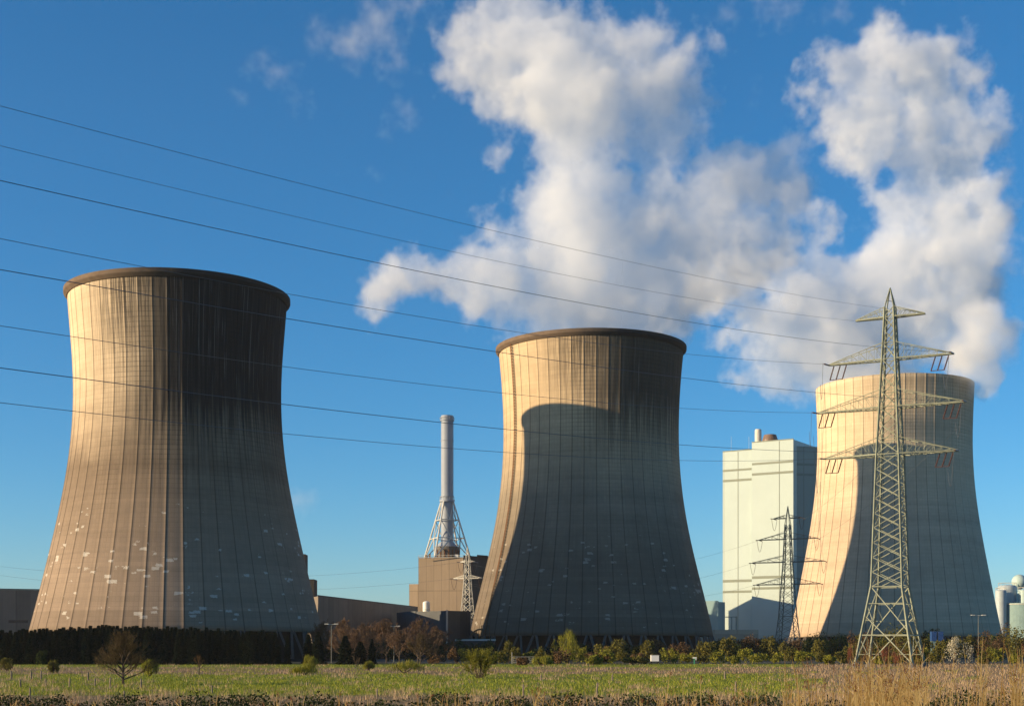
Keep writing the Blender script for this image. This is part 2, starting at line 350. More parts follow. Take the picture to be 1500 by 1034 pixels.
# ------------------------------------------------------------------ materials for buildings
M['brown'] = panels('brown_panels', (.33, .25, .17), .12, 3.2, 16.0, .55)
M['darkside'] = panels('dark_cladding', (.055, .05, .048), .2, 3.0, 12.0, .4)
M['grey'] = panels('grey_cladding', (.085, .09, .095), .25, 5.0, 30.0, .3)
M['longwall'] = panels('grey_brown_concrete', (.19, .16, .13), .25, 7.0, 40.0, .35)
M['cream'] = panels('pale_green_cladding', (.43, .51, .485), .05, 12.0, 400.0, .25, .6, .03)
M['teal'] = panels('teal_cladding', (.17, .27, .29), .06, 12.0, 400.0, .4, .6, .04)  # pale green cladding with bluish shade put into the colour
M['stripe'] = paint('grey_green_stripe', (.21, .235, .19), .05)
M['steel'] = paint('pale_steel_tube', (.25, .285, .34), .08, .2, .55)
M['galv'] = paint('galvanised_steel', (.50, .49, .44), .15, .6, .6)
M['pgreen'] = paint('pale_green_paint', (.22, .235, .17), .3, .5, .65)
M['white'] = paint('white_paint', (.72, .72, .68), .05, .5, .5)
M['copper'] = paint('copper_cowl', (.17, .11, .08), .15, .4, .45)
M['insul'] = paint('brown_porcelain', (.07, .03, .022), .1, .5, .3)
M['wire'] = paint('dark_cable', (.09, .10, .12), .1, .5, .6)
M['blue'] = paint('blue_paint', (.02, .06, .18), .1, .5, .5)
M['concrete'] = paint('foundation_concrete', (.13, .12, .11), .2, .8, .9)
M['bark'] = paint('bark', (.075, .055, .04), .3, 2.0, .95)
M['wood'] = paint('weathered_post', (.20, .16, .12), .3, 3.0, .95)
M['tealtank'] = paint('pale_teal_tank', (.40, .52, .50), .08, .3, .5)

# ------------------------------------------------------------------ chimney and boiler house
def px(x, Y): return (x - 750) / F * Y
def pz(y, Y): return CAMZ + (HOR - y) / F * Y
YB = 690
bh = empty('boiler_house', (px(613, YB), YB, 0)); tag(bh, 'brown panelled boiler house standing under the lattice chimney', 'industrial building')
x0 = 0; xw = px(679, YB) - px(613, YB); zt = pz(817, YB)
b = MB(); b.prism([(0, 0), (xw, -3), (xw + 1, 26), (1, 29)], 0, zt); b.build('main_block', M['brown'], bh)
b = MB(); b.prism([(-4.6, 1.5), (-.02, .3), (1, 28), (-4, 29)], 0, pz(855, YB)); b.build('side_block', M['brown'], bh)
b = MB(); b.prism([(xw + .03, -2.4), (xw + 11.5, 12), (xw + 11.5, 30), (xw + 1.03, 26)], 0, zt + 1.2); b.build('shaded_wing', M['darkside'], bh)
b = MB(); b.prism([(xw + 6.4, 4.5), (xw + 11.6, 11.2), (xw + 11.7, 29), (xw + 8, 29)], zt + 1.22, zt + 1.9); b.build('roof_plant', M['darkside'], bh)
p = MB(); p.box(-.2, xw + .2, -3.2, -2.9, zt + .05, zt + .3)
for i in range(12): p.bar((xw * i / 11, 0 - 3 * i / 11, zt), (xw * i / 11, -3 * i / 11, zt + 1.2), .12)
p.bar((0, 0, zt + 1.2), (xw, -3, zt + 1.2), .12); p.build('roof_railing', M['galv'], bh)
for dx, w_, h_ in ((3.1, 1.1, 1.8), (4.8, .9, 2.3), (17.4, 1.8, 1.9)):
    b = MB(); b.box(dx, dx + w_, 3, 4.5, zt + .01, zt + h_); b.build('roof_unit', M['white' if dx > 9 else 'copper'], bh)
ch = empty('chimney', (px(655, 702), 702, zt)); tag(ch, 'tall grey steel chimney held by a cone of lattice struts above the brown building', 'chimney')
zc = pz(735, 702) - zt; ztop = pz(609, 702) - zt; rc = 3.0
b = MB(); b.lathe([(rc, 9), (rc, ztop)], 32); b.build('flue_tube', M['steel'], ch, smooth=False)
for z, r_, h_ in ((ztop - 2.6, 3.5, .5), (ztop - 1.2, 3.35, .45), (zc + 42 - 12, 3.25, .3), (zc, 3.75, 1.0), (zc + 3.6 - 1.2, 3.5, .35)):
    b = MB(); b.lathe([(rc + .01, z), (r_, z), (r_, z + h_), (rc + .01, z + h_)], 32, cap=False); b.build('gallery_ring', M['steel'], ch)
b = MB()
for k in range(16):
    t_ = 2 * PI * k / 16
    for z in (ztop - 2.1, zc + 1): b.bar((3.6 * math.cos(t_), 3.6 * math.sin(t_), z), (3.6 * math.cos(t_), 3.6 * math.sin(t_), z + 1.3), .1)
b.build('gallery_railing', M['galv'], ch)
b = MB(); b.lathe([(3.0, 9), (5.0, 6.5), (5.6, 6.2)], 32, cap=False); b.build('flue_cone', M['steel'], ch)
b = MB(); b.lathe([(5.8, 0.02), (5.8, 4.8), (6.0, 4.8), (6.0, 6.2), (5.6, 6.3)], 32); b.build('flue_drum', M['concrete'], ch)
b = MB()
for k in range(18):
    t_ = 2 * PI * k / 18; b.bar((5.95 * math.cos(t_), 5.95 * math.sin(t_), .6), (5.95 * math.cos(t_), 5.95 * math.sin(t_), 4.6), .55, .3)
b.build('drum_pilasters', M['rust'], ch)
rb_ = 13.0; nl = 4
legs = []
for k in range(4):
    t_ = R(-25 + 90 * k); bb = Vector((rb_ * math.cos(t_), rb_ * math.sin(t_) - .5, .02)); tt = Vector((3.4 * math.cos(t_), 3.4 * math.sin(t_), zc)); legs.append((bb, tt))
    for dt in (-.07, .07):
        b2 = Vector((rb_ * math.cos(t_ + dt * 0), rb_ * math.sin(t_) - .5, .02))
    MB().tube([bb, tt], .42, 8).build('strut_leg', M['galv'], ch)
b = MB()
for fz in (.36, .68):
    ring = [l[0].lerp(l[1], fz) for l in legs]
    for i in range(4): b.tube([ring[i], ring[(i + 1) % 4]], .26, 6)
for i in range(4):
    j = (i + 1) % 4
    mid0 = legs[i][0].lerp(legs[i][1], .36).lerp(legs[j][0].lerp(legs[j][1], .36), .5)
    b.tube([legs[i][0], mid0], .28, 6); b.tube([legs[j][0], mid0], .28, 6)
    b.tube([mid0, legs[i][0].lerp(legs[i][1], .68)], .2, 6); b.tube([mid0, legs[j][0].lerp(legs[j][1], .68)], .2, 6)
    mid1 = legs[i][0].lerp(legs[i][1], .68).lerp(legs[j][0].lerp(legs[j][1], .68), .5)
    b.tube([mid1, legs[i][1]], .2, 6); b.tube([mid1, legs[j][1]], .2, 6)
b.build('strut_bracing', M['galv'], ch)
b = MB(); zl = zc + 1.2
for s_ in (-.3, .3): b.bar((3.3, -1.2 + s_, 9), (3.3, -1.2 + s_, ztop), .1)
b.build('ladder', M['steel'], ch)

YG = 560
gb = empty('turbine_annex', (px(655, YG), YG, 0)); tag(gb, 'low blue-grey flat-roofed building in front of the brown boiler house', 'industrial building')
b = MB(); b.prism([(px(610, 575) - px(655, YG), 15), (0, 0), (9, 9), (px(607, 620) - px(655, YG) + 9, 60), (px(607, 620) - px(655, YG), 60)], 0, pz(894, YG)); b.build('hall_block', M['grey'], gb)
b = MB(); b.prism([(px(581, 600) - px(655, YG), 40), (px(609, 575) - px(655, YG) - .1, 16), (px(609, 575) - px(655, YG) - .1, 60), (px(581, 600) - px(655, YG), 60)], 0, pz(895, 580)); b.build('side_block', M['grey'], gb)
b = MB(); b.prism([(px(655, YG) * 0 - .4, -.5), (.25, -.3), (.3, .5), (-.2, .2)], 0, pz(894, YG) + .3); b.build('corner_trim', M['galv'], gb)
vt = empty('vent_tank', (px(623, 575), 582, pz(894, YG) + .02)); tag(vt, 'small white cylindrical tank on the blue-grey roof', 'tank')
b = MB(); b.lathe([(1.45, 0), (1.45, 3.9), (1.0, 4.3), (.2, 4.5)], 20); b.build('tank_body', M['white'], vt, smooth=False)
b = MB(); b.lathe([(1.47, .9), (1.6, .9), (1.6, 1.1), (1.47, 1.1)], 20, cap=False); b.build('tank_band', M['galv'], vt)

lw = empty('long_hall', (px(466, 520), 520, 0)); tag(lw, 'long grey-brown flat-roofed hall between the left tower and the boiler house', 'industrial building')
x0 = px(466, 520); b = MB()
b.prism([(px(440, 548) - x0, 28), (0, 0), (px(612, 660) - x0, 140), (px(590, 680) - x0, 160)], 0, pz(873, 520)); b.build('wall_block', M['longwall'], lw)
b = MB(); b.prism([(-.2, -.35), (px(612, 660) - x0, 139.6), (px(612, 660) - x0, 140.2), (-.2, .1)], pz(873, 520) + .02, pz(873, 520) + .5); b.build('parapet', M['concrete'], lw)
b = MB()
for i in range(9):
    f_ = .3 + i * .075; q = Vector((px(612, 660) - x0, 140, 0)) * f_; b.bar(q + Vector((0, -.5, 8.2)), q + Vector((.8, .3, 8.2)), 1.2, .5)
b.bar(Vector((px(612, 660) - x0, 140, 0)) * .3 + Vector((0, -.4, 7.8)), Vector((px(612, 660) - x0, 140, 0)) * .95 + Vector((0, -.4, 7.8)), .35)
b.build('pipe_run', M['darkside'], lw)
wh = empty('west_hall', (px(0, 560), 560, 0)); tag(wh, 'dark brown-grey hall at the far left edge behind the largest tower', 'industrial building')
b = MB(); x0 = px(0, 560)
b.prism([(-60, -14), (px(70, 575) - x0, 17), (px(70, 575) - x0, 60), (-60, 40)], 0, pz(863, 560) + .3); b.build('wall_block', M['longwall'], wh)
b = MB(); b.prism([(-60, -14.4), (px(70, 575) - x0, 16.6), (px(70, 575) - x0, 16.9), (-60, -14.1)], pz(863, 560) + .32, pz(863, 560) + .8); b.build('parapet', M['concrete'], wh)
b = MB(); b.prism([(3, 1.1), (10, 2.7), (10, 3.2), (3, 1.6)], 14.3, 15.4); b.build('louvre', M['darkside'], wh)
st = empty('stair_tower', (px(452, 540), 540, 0)); tag(st, 'narrow dark stair block just showing behind the right edge of the largest tower', 'stair tower')
b = MB(); b.box(-6, px(460, 540) - px(452, 540), 0, 9, 0, pz(848, 540)); b.build('block', M['darkside'], st)
b = MB(); b.box(-7, px(446.5, 540) - px(452, 540), 1, 8, pz(848, 540) + .02, pz(811, 540)); b.build('upper_block', M['darkside'], st)

# low dark pump house between the lattice mast and the middle tower
ph = empty('pump_house', (px(668, 470), 470, 0)); tag(ph, 'low dark pump house at the left foot of the middle tower', 'industrial building')
b = MB(); b.prism([(0, 2), (px(724, 462) - px(668, 470), -6), (px(724, 462) - px(668, 470), 6), (0, 14)], 0, pz(938, 465)); b.build('hall', M['darkside'], ph)
b = MB(); b.prism([(-.4, 1.6), (px(724, 462) - px(668, 470) + .4, -6.4), (px(724, 462) - px(668, 470) + .4, 6), (-.4, 14)], pz(938, 465) + .02, pz(937, 465) + .3); b.build('roof_edge', M['galv'], ph)
b = MB(); zr = pz(937, 465) + .32
pts = [(px(690 + 2.5 * i, 466) - px(668, 470), -2, zr + 1.6 + 1.6 * math.sin(PI * .5 * min(1, i / 5))) for i in range(8)]
b.tube(pts, .3, 6); b.bar(pts[3], (pts[3][0], -2, zr), .25); b.bar(pts[7], (pts[7][0], -2, zr), .25)
for xx in (705, 717): b.bar((px(xx, 466) - px(668, 470), -2, zr), (px(xx, 466) - px(668, 470), -2, zr + 4.5), .22)
b.bar((px(705, 466) - px(668, 470), -2, zr + 4.4), (px(717, 466) - px(668, 470), -2, zr + 4.4), .22)
b.build('roof_pipes', M['rust'], ph)
for i in range(4):
    b = MB(); b.box(1 + i * 2.6, 2.6 + i * 2.6, 1.2 - i * .2, 1.6, 1.2, 1.3); b.build('gutter_bracket', M['galv'], ph)

# ------------------------------------------------------------------ white power block
YW = 790
D1 = Vector((.85, -.53, 0)); N1 = Vector((-.53, -.85, 0))
cor = Vector((px(1162, YW), YW, 0)); pb = empty('power_block', cor); tag(pb, 'tall pale green windowless power block with grey stripes, left of the far tower', 'industrial building')
def on_line(o0, d, xpx):               # length along d from o0 to meet photo column xpx
    k = (xpx - 750) / F; return (k * o0.y - o0.x) / (d.x - k * d.y)
def facade(o0, d, xa, xb, ztop, depth_, mat, name, stripes, seams=()):
    la, lb = on_line(cor + o0, d, xa), on_line(cor + o0, d, xb); n_ = Vector((-d.y, d.x, 0))
    if n_.y < 0: n_ = -n_
    A = o0 + d * la; B = o0 + d * lb; C = B + n_ * depth_; D = A + n_ * depth_
    bl = MB(); bl.prism([A, B, C, D], 0, ztop); f = bl.build(name, mat, pb)
    off = -n_ * .04
    for z0, z1 in stripes:
        s_ = MB(); s_.prism([A + off * 2 + d * .1, B + off * 2 - d * .1, B + off - d * .1 , A + off + d * .1], z0, z1)
        s_.build('stripe', M['stripe'] if mat is M['cream'] else M['tealdark'], f)
    q = MB()
    for sx in seams:
        l = on_line(cor + o0, d, sx); q.prism([o0 + d * (l - .14) + off * 3, o0 + d * (l + .14) + off * 3, o0 + d * (l + .14) + off, o0 + d * (l - .14) + off], 0, ztop - .3)
    q.prism([A + off * 5, B + off * 5, B + off * .5 + n_ * .8, A + off * .5 + n_ * .8], ztop + .02, ztop + .5); q.build('coping', M['stripe'] if mat is not M['teal'] else M['teal'], f)
    return f
M['tealdark'] = paint('dark_teal_stripe', (.13, .21, .22), .05)  # stripe tone with the right block's shade put into it
def zrow(y, o0=Vector((0, 0, 0))): return pz(y, cor.y + o0.y)
ZS = [(zrow(680.5), zrow(676.5)), (zrow(694.5), zrow(690.5)), (zrow(848), zrow(843.5)), (zrow(864), zrow(860.5))]
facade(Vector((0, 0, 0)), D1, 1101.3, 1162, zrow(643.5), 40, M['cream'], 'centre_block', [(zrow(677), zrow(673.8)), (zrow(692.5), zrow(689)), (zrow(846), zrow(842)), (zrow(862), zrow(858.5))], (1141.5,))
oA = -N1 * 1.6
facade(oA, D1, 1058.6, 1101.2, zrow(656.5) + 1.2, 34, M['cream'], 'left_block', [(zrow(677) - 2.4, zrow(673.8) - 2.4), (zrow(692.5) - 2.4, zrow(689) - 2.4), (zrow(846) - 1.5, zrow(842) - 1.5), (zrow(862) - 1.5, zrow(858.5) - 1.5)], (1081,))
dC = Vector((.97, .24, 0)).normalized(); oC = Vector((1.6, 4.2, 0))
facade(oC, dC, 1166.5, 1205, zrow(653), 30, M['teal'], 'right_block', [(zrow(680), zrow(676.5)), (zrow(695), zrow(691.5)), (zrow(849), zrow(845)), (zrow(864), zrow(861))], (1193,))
b = MB(); b.lathe([(1.9, 0), (1.9, 9.5), (1.7, 10.4)], 20, 0, 0); e_ = b.build('exhaust_pipe', M['galv'], pb); e_.location = at(1110.5, 648, YW + 18) - cor + Vector((0, 0, -3))
b = MB(); b.lathe([(4.5, 0), (4.4, 2.4), (3.5, 5.2), (3.3, 5.3), (3.2, 4)], 28, 0, 0); e_ = b.build('roof_cowl', M['copper'], pb); e_.location = at(1128, 646, YW + 16) - cor + Vector((0, 0, -1.8))
b = MB(); q = at(1071, 658, YW + 22) - cor
for xx, hh in ((1071, 18), (1097, 18)):
    q = at(xx, 660, YW + 22) - cor; b.bar(q + Vector((0, 0, -2)), q + Vector((0, 0, 8)), .12)
b.build('aerial_mast', M['galv'], pb)

ax = empty('switch_annex', (px(1040, 745), 745, 0)); tag(ax, 'pale green low annex between the middle tower and the tall power block', 'industrial building')
b = MB(); b.prism([(px(990, 770) - px(1040, 745), 14), (px(1052, 745) - px(1040, 745), 0), (px(1052, 745) - px(1040, 745) + 3, 18), (px(990, 770) - px(1040, 745), 30)], 0, pz(879.5, 745)); b.build('upper_hall', M['teal'], ax)  # the annex's shade is put into its colour too
b = MB(); b.prism([(px(1052, 745) - px(1040, 745) + .05, .6), (px(1062, 752) - px(1040, 745), 7), (px(1062, 752) - px(1040, 745), 18), (px(1052, 745) - px(1040, 745) + 3, 18)], 0, pz(881, 745)); b.build('side_hall', M['teal'], ax)
b = MB(); b.prism([(px(990, 735) - px(1040, 745), -12), (px(1110, 735) - px(1040, 745), -12), (px(1110, 735) - px(1040, 745), -1), (px(990, 735) - px(1040, 745), -1)], 0, pz(922, 735)); b.build('lower_hall', M['teal'], ax)
b = MB(); b.bar((px(1073, 736) - px(1040, 745), -6, pz(922, 735)), (px(1073, 736) - px(1040, 745), -6, pz(903, 735)), .5); b.bar((px(1063, 736) - px(1040, 745), -6, pz(903, 735)), (px(1080, 736) - px(1040, 745), -6, pz(903, 735)), .4)
b.bar((px(1080, 736) - px(1040, 745), -6, pz(922, 735)), (px(1080, 736) - px(1040, 745), -6, pz(902, 735)), .7); b.build('pipe_frame', M['tealdark'], ax)
# unseen hall added behind the middle tower to cast the power block's shadow
th = empty('turbine_hall', (48, 752, 0)); tag(th, 'turbine hall of the power block standing behind the middle tower', 'industrial building')
b = MB(); b.box(0, 46, 0, 40, 0, 44); b.build('hall_block', M['cream'], th)

M['bluegrey'] = paint('blue_grey_tank', (.38, .44, .47), .1, .3, .5)
# ------------------------------------------------------------------ tank farm at the right edge
YT = 760
tw = empty('tank_enclosure', (px(1500, YT), YT, 0)); tag(tw, 'round blue-green retaining wall at the right edge below the tanks', 'tank wall')
b = MB(); b.lathe([(16.8, 0), (16.8, pz(884, YT)), (16.4, pz(884, YT)), (16.4, 1)], 64, cap=False); b.build('ring_wall', paint('teal_retaining_wall', (.20, .30, .30), .15, .3), tw)
b = MB(); b.lathe([(16.82, pz(886, YT)), (17.1, pz(886, YT)), (17.1, pz(885, YT)), (16.82, pz(885, YT))], 64, cap=False); b.build('ring_band', M['galv'], tw)
def tank(x, y0, y1, rpx, label, dome=True, Yd=YT, sh=None):
    t = empty('storage_tank', (px(x, Yd), Yd, 0)); tag(t, label, 'tank'); r = rpx / F * Yd
    z1 = pz(y1, Yd); b = MB(); b.lathe([(r, 0), (r, z1 - r * .25), (r * .8, z1 - r * .06), (r * .3, z1)], 28); b.build('tank_body', M['tealtank'] if sh is None else sh, t)
    b = MB()
    for k in range(12):
        a = 2 * PI * k / 12; b.bar((r * .95 * math.cos(a), r * .95 * math.sin(a), z1 - .3 - r * .2), (r * .95 * math.cos(a), r * .95 * math.sin(a), z1 + 1.0), .1)
    b.lathe([(r * .95, z1 + .9), (r * .97, z1 + 1), (r * .95, z1 + 1.1)], 24, cap=False); b.build('guard_rail', M['galv'], t)
    return t
tank(1475.5, 884, 856.5, 13.5, 'wide white storage tank with a cap deck beside the far tower', Yd=758, sh=M['bluegrey'])
tank(1466, 884, 863.5, 8, 'slender white tank in front of the wide white one', Yd=750, sh=M['bluegrey'])
tank(1485, 884, 868, 6, 'dark blue-green tank between the white ones', Yd=762)
tank(1500, 884, 863, 9, 'pale tank cut by the right edge of the picture', Yd=752)
sp = empty('spherical_tank', (px(1493, 775), 775, 0)); tag(sp, 'large pale ball-shaped tank highest at the right edge', 'tank'); r_ = 11.0 / F * 775
b = MB(); b.lathe([(r_ * math.sin(PI * i / 14) + .001, pz(852, 775) - r_ * math.cos(PI * i / 14)) for i in range(15)], 28, cap=False); b.build('sphere', M['tealtank'], sp, smooth=True)
for k in range(6):
    a = 2 * PI * k / 6; b = MB(); b.bar((r_ * .9 * math.cos(a), r_ * .9 * math.sin(a), 0), (r_ * .9 * math.cos(a), r_ * .9 * math.sin(a), pz(852, 775)), .4); b.build('support_leg', M['tealdark'], sp)

# ------------------------------------------------------------------ lattice pylons
def lattice(mb, secs, wl, wb, panel, xb=True):
    """square tapering lattice body; secs = [(z, half side)]"""
    for (z0, h0), (z1, h1) in zip(secs[:-1], secs[1:]):
        c0 = [(sx * h0, sy * h0, z0) for sx, sy in ((-1, -1), (1, -1), (1, 1), (-1, 1))]
        c1 = [(sx * h1, sy * h1, z1) for sx, sy in ((-1, -1), (1, -1), (1, 1), (-1, 1))]
        n = max(1, round((z1 - z0) / panel))
        for i in range(4): mb.bar(c0[i], c1[i], wl)
        for k in range(n):
            A = [Vector(a).lerp(Vector(b), k / n) for a, b in zip(c0, c1)]; B = [Vector(a).lerp(Vector(b), (k + 1) / n) for a, b in zip(c0, c1)]
            for i in range(4):
                j = (i + 1) % 4
                mb.bar(A[i], B[j], wb); mb.bar(A[j], B[i], wb)
                if k == 0 or not xb: mb.bar(A[i], A[j], wb)
def arm(z, L, zc, hb, w, wb, nseg):
    a = MB()
    for s_ in (-1, 1):
        tip = Vector((s_ * L, 0, z))
        for sy in (-1, 1):
            r0 = Vector((s_ * hb, sy * hb, z)); t0 = Vector((s_ * hb, sy * hb, zc))
            a.bar(r0, tip + Vector((0, sy * .25, 0)), w * 1.5); a.bar(t0, tip + Vector((0, sy * .2, .1)), w * .8)
            for k in range(1, nseg):
                f0, f1 = k / nseg, (k - 1) / nseg
                a.bar(r0.lerp(tip, f0), t0.lerp(tip, f0), wb); a.bar(r0.lerp(tip, f1), t0.lerp(tip, f0), wb)
        for k in range(nseg):
            f0, f1 = k / nseg, (k + 1) / nseg
            p0 = Vector((s_ * hb, -hb, z)).lerp(tip, f0); p1 = Vector((s_ * hb, hb, z)).lerp(tip, f1); q0 = Vector((s_ * hb, hb, z)).lerp(tip, f0); q1 = Vector((s_ * hb, -hb, z)).lerp(tip, f1)
            a.bar(p0, p1, wb); a.bar(q0, q1, wb); a.bar(p0, q0, wb)
    return a
PY = Vector((77.1, 290, 0)); PRZ = R(-28)
Pm = Matrix.Rotation(PRZ, 3, 'Z')
py = empty('power_pylon', PY, PRZ); tag(py, 'tall pale green lattice pylon with four crossarms in front of the far tower', 'pylon')
lat = MB()
secs = [(16.4, 3.1), (43.3, 2.25), (46.5, 2.1), (52.9, 1.8), (56.3, 1.65), (62.7, 1.35), (66, 1.2), (71.3, .98), (73.3, .9)]
lattice(lat, secs, .34, .15, 3.0)
lat.build('lattice_body', M['pgreen'], py)
b = MB()
h0, h1 = 5.7, 3.1
C0 = [Vector((sx * h0, sy * h0, .8)) for sx, sy in ((-1, -1), (1, -1), (1, 1), (-1, 1))]; C1 = [Vector((sx * h1, sy * h1, 16.4)) for sx, sy in ((-1, -1), (1, -1), (1, 1), (-1, 1))]
for i in range(4):
    j = (i + 1) % 4; a, bq, c, d = C0[i], C0[j], C1[i], C1[j]
    b.bar(a, c, .42)
    b.bar(c, d, .2); b.bar(a.lerp(c, .37), bq.lerp(d, .37), .24); b.bar(a.lerp(c, .78), bq.lerp(d, .78), .16)
    m_ = a.lerp(c, .37).lerp(bq.lerp(d, .37), .5)
    b.bar(bq, m_, .2); b.bar(m_, a.lerp(c, .62), .18); b.bar(c, bq.lerp(d, .42), .2); b.bar(a, m_.lerp(a.lerp(c, .37), .0), .16) if i % 2 else None
    for f_ in (.12, .56):
        b.bar(a.lerp(c, f_), a.lerp(c, f_).lerp(bq.lerp(d, f_), .2), .12); b.bar(a.lerp(c, f_).lerp(bq.lerp(d, f_), .2), a.lerp(c, f_ + .2), .12)
        b.bar(bq.lerp(d, f_), bq.lerp(d, f_).lerp(a.lerp(c, f_), .22), .12); b.bar(bq.lerp(d, f_).lerp(a.lerp(c, f_), .22), bq.lerp(d, f_ + .2), .12)
b.build('leg_frame', M['pgreen'], py)
b = MB()
for sx in (-1, 1):
    for sy in (-1, 1): b.bar((sx * .9, sy * .9, 73.3), (0, 0, 77.3), .2)
b.bar((-.6, -.6, 74.6), (.6, .6, 74.6), .1); b.build('earth_peak', M['pgreen'], py)
for c_ in C0:
    f = MB(); f.lathe([(.75, 0), (.7, .5), (.5, .95)], 12, c_.x, c_.y); f.build('footing', M['concrete'], py)
ARMS = [(71.3, 7.0, 73.3, .98, 6), (62.7, 12.6, 66, 1.35, 7), (52.9, 15.0, 56.4, 1.8, 8), (43.3, 13.5, 46.6, 2.25, 7)]
tips = []
for ai, (z, L, zc_, hb, ns) in enumerate(ARMS):
    cr = arm(z, L, zc_, hb, .17, .065, ns).build('crossarm', M['pgreen'], py)
    for s_ in (-1, 1):
        tips.append((ai, s_, PY + Pm @ Vector((s_ * L, 0, 0)) + Vector((0, 0, z))))
        if ai:
            b = MB()
            for k in range(3):
                x_ = s_ * (L - 1.0 - 1.3 * k)
                p0 = Vector((x_, .1, z - .25)); p1 = p0 + Vector((-1.0, .6, -2.7))
                b.tube([p0, p1], .13, 6)
                for q in range(9): b.lathe([(.02, 0), (.2, .05), (.02, .1)], 6, 0, 0, cap=False) if False else None
            b.bar(Vector((s_ * (L - 1.0) - 1.0, .7, z - 2.95)), Vector((s_ * (L - 3.6) - 1.0, .7, z - 2.95)), .13)
            b.build('insulator_set', M['insul'], cr)
            lp = MB(); pts = []
            for q in range(13):
                f_ = q / 12; pts.append((s_ * L - 2.6 * f_, -3.6 + 7.4 * f_ - 1, z - .3 - 5.2 * math.sin(PI * f_) ** 1.0 - (3.0 * f_)))
            lp.tube(pts, .035, 4); lp.build('jumper_loop', M['wire'], cr)
            ti = MB(); ti.tube([Vector((s_ * L, 0, z)), Vector((s_ * L, -3.6, z - .35))], .16, 6); ti.build('tension_insulator', M['insul'], cr)

# conductors from the pylon to its unseen neighbour, over the camera's left
WY = {(0, 1): (154, 261, 418, 1100), (0, -1): (213, 311, 449.6, 1100), (1, 1): (263, 355, 484, 1100), (1, -1): (347, 430, 520, 1100), (2, 1): (392, 467, 562, 1100),
      (2, -1): (476, 536.5, 599, 1100), (3, 1): (537, 592.5, 653.5, 1060), (3, -1): (589, 634.5, 673.3, 1060)}
hdir = Vector((-.5, -.866, 0)); hdir = (Pm @ Vector((0, -1, 0))); hdir = Vector((-.53, -.848, 0))
NMW = {0: 'thin earth wire', 1: 'cable', 2: 'cable', 3: 'cable'}
ARN = ['top', 'second', 'third', 'lowest']
for ai, s_, tp in tips:
    ys = WY[(ai, s_)]; ts = []; zs = []
    st_ = 3.4 if ai else 0
    for xp, yp in ((0, ys[0]), (400, ys[1]), (ys[3], ys[2])):
        k = (xp - 750) / F; t = (k * tp.y - tp.x) / (hdir.x - k * hdir.y); ts.append(t); zs.append(CAMZ + (HOR - yp) / F * (tp.y + hdir.y * t))
    ts.append(st_); zs.append(tp.z - (.35 if ai else 0))
    cf = np.polyfit(ts, zs, 2, w=[2, 2, 1, 3])
    pts = [tp + hdir * t + Vector((0, 0, float(np.polyval(cf, t)) - tp.z)) for t in np.linspace(st_, 330, 90)]
    pts[0].z = tp.z - (.35 if ai else 0)
    w_ = MB().tube(pts, .028 if ai else .02, 5).build('power_line', M['wire'])
    tag(w_, f'{NMW[ai]} running left from the {"right" if s_ > 0 else "left"} end of the {ARN[ai]} crossarm', 'power line', 'cables from the tall pylon to the left')

def small_pylon(loc, rz, H, hb, arms, mat, label, group):
    t = empty('power_pylon', loc, rz); tag(t, label, 'pylon', group)
    b = MB(); top = .9 * H
    zb_ = [(0, hb), (H * .28, hb * .62), (H * .62, hb * .34), (H * .88, hb * .2)]
    lattice(b, zb_, .3, .14, 3.2); b.build('lattice_body', mat, t)
    b = MB(); q = hb * .2
    for sx in (-1, 1):
        for sy in (-1, 1): b.bar((sx * q, sy * q, H * .88), (0, 0, H), .2)
    b.build('earth_peak', mat, t); out = []
    for z, L in arms:
        h_ = float(np.interp(z, [a[0] for a in zb_], [a[1] for a in zb_]))
        c = arm(z, L, z + min(2.6, L * .22), h_, .2, .09, 4).build('crossarm', mat, t)
        for s_ in (-1, 1):
            lp = MB(); lp.tube([(s_ * (L - .3), -3.5 + 7 * f / 10, z - .2 - 4.5 * math.sin(PI * f / 10)) for f in range(11)], .07, 4)
            lp.tube([(s_ * L, -3.6, z - .2), (s_ * L, 0, z)], .16, 5); lp.tube([(s_ * L, 3.6, z - .2), (s_ * L, 0, z)], .16, 5)
            lp.build('insulator_set', M['insul'], c)
            out.append(Vector(loc) + Matrix.Rotation(rz, 3, 'Z') @ Vector((s_ * L, 0, 0)) + Vector((0, 0, z)))
    return out
GP = 'smaller lattice pylons near the towers'
P2 = Vector((px(1154, 560), 560, 0)); a2 = [(pz(759, 560), 5.8), (pz(789.5, 560), 11.8), (pz(823, 560), 14.6), (pz(855.5, 560), 13.0)]
M['pdark'] = paint('weathered_grey_steel', (.17, .17, .14), .2, .6, .7)
o2 = small_pylon(P2, R(-28), pz(741, 560), 4.6, a2, M['pdark'], 'dark lattice pylon in front of the tall pale green block', GP)
P3 = Vector((px(685, 610), 610, 0)); a3 = [(pz(823, 610), 3.4), (pz(847, 610), 6.6)]
o3 = small_pylon(P3, R(-20), pz(800, 610), 4.2, a3, M['galv'], 'silvery lattice pylon in front of the brown boiler house', GP)
def span(p, q, sag, rad, label, grp, n=40):
    pts = [p.lerp(q, i / n) - Vector((0, 0, sag * 4 * (i / n) * (1 - i / n))) for i in range(n + 1)]
    tag(MB().tube(pts, rad, 4).build('power_line', M['wire']), label, 'power line', grp)
for k, (i2, i3) in enumerate(((2, 0), (4, 2), (6, 2))):
    span(o2[i2], o3[i3] + Vector((0, 0, -.2 * k)), 9, .03, ['faint cable left from the second crossarm of the dark pylon', 'faint cable left from the third crossarm of the dark pylon', 'faint cable left from the lowest crossarm of the dark pylon'][k], 'faint cables between the small pylons')
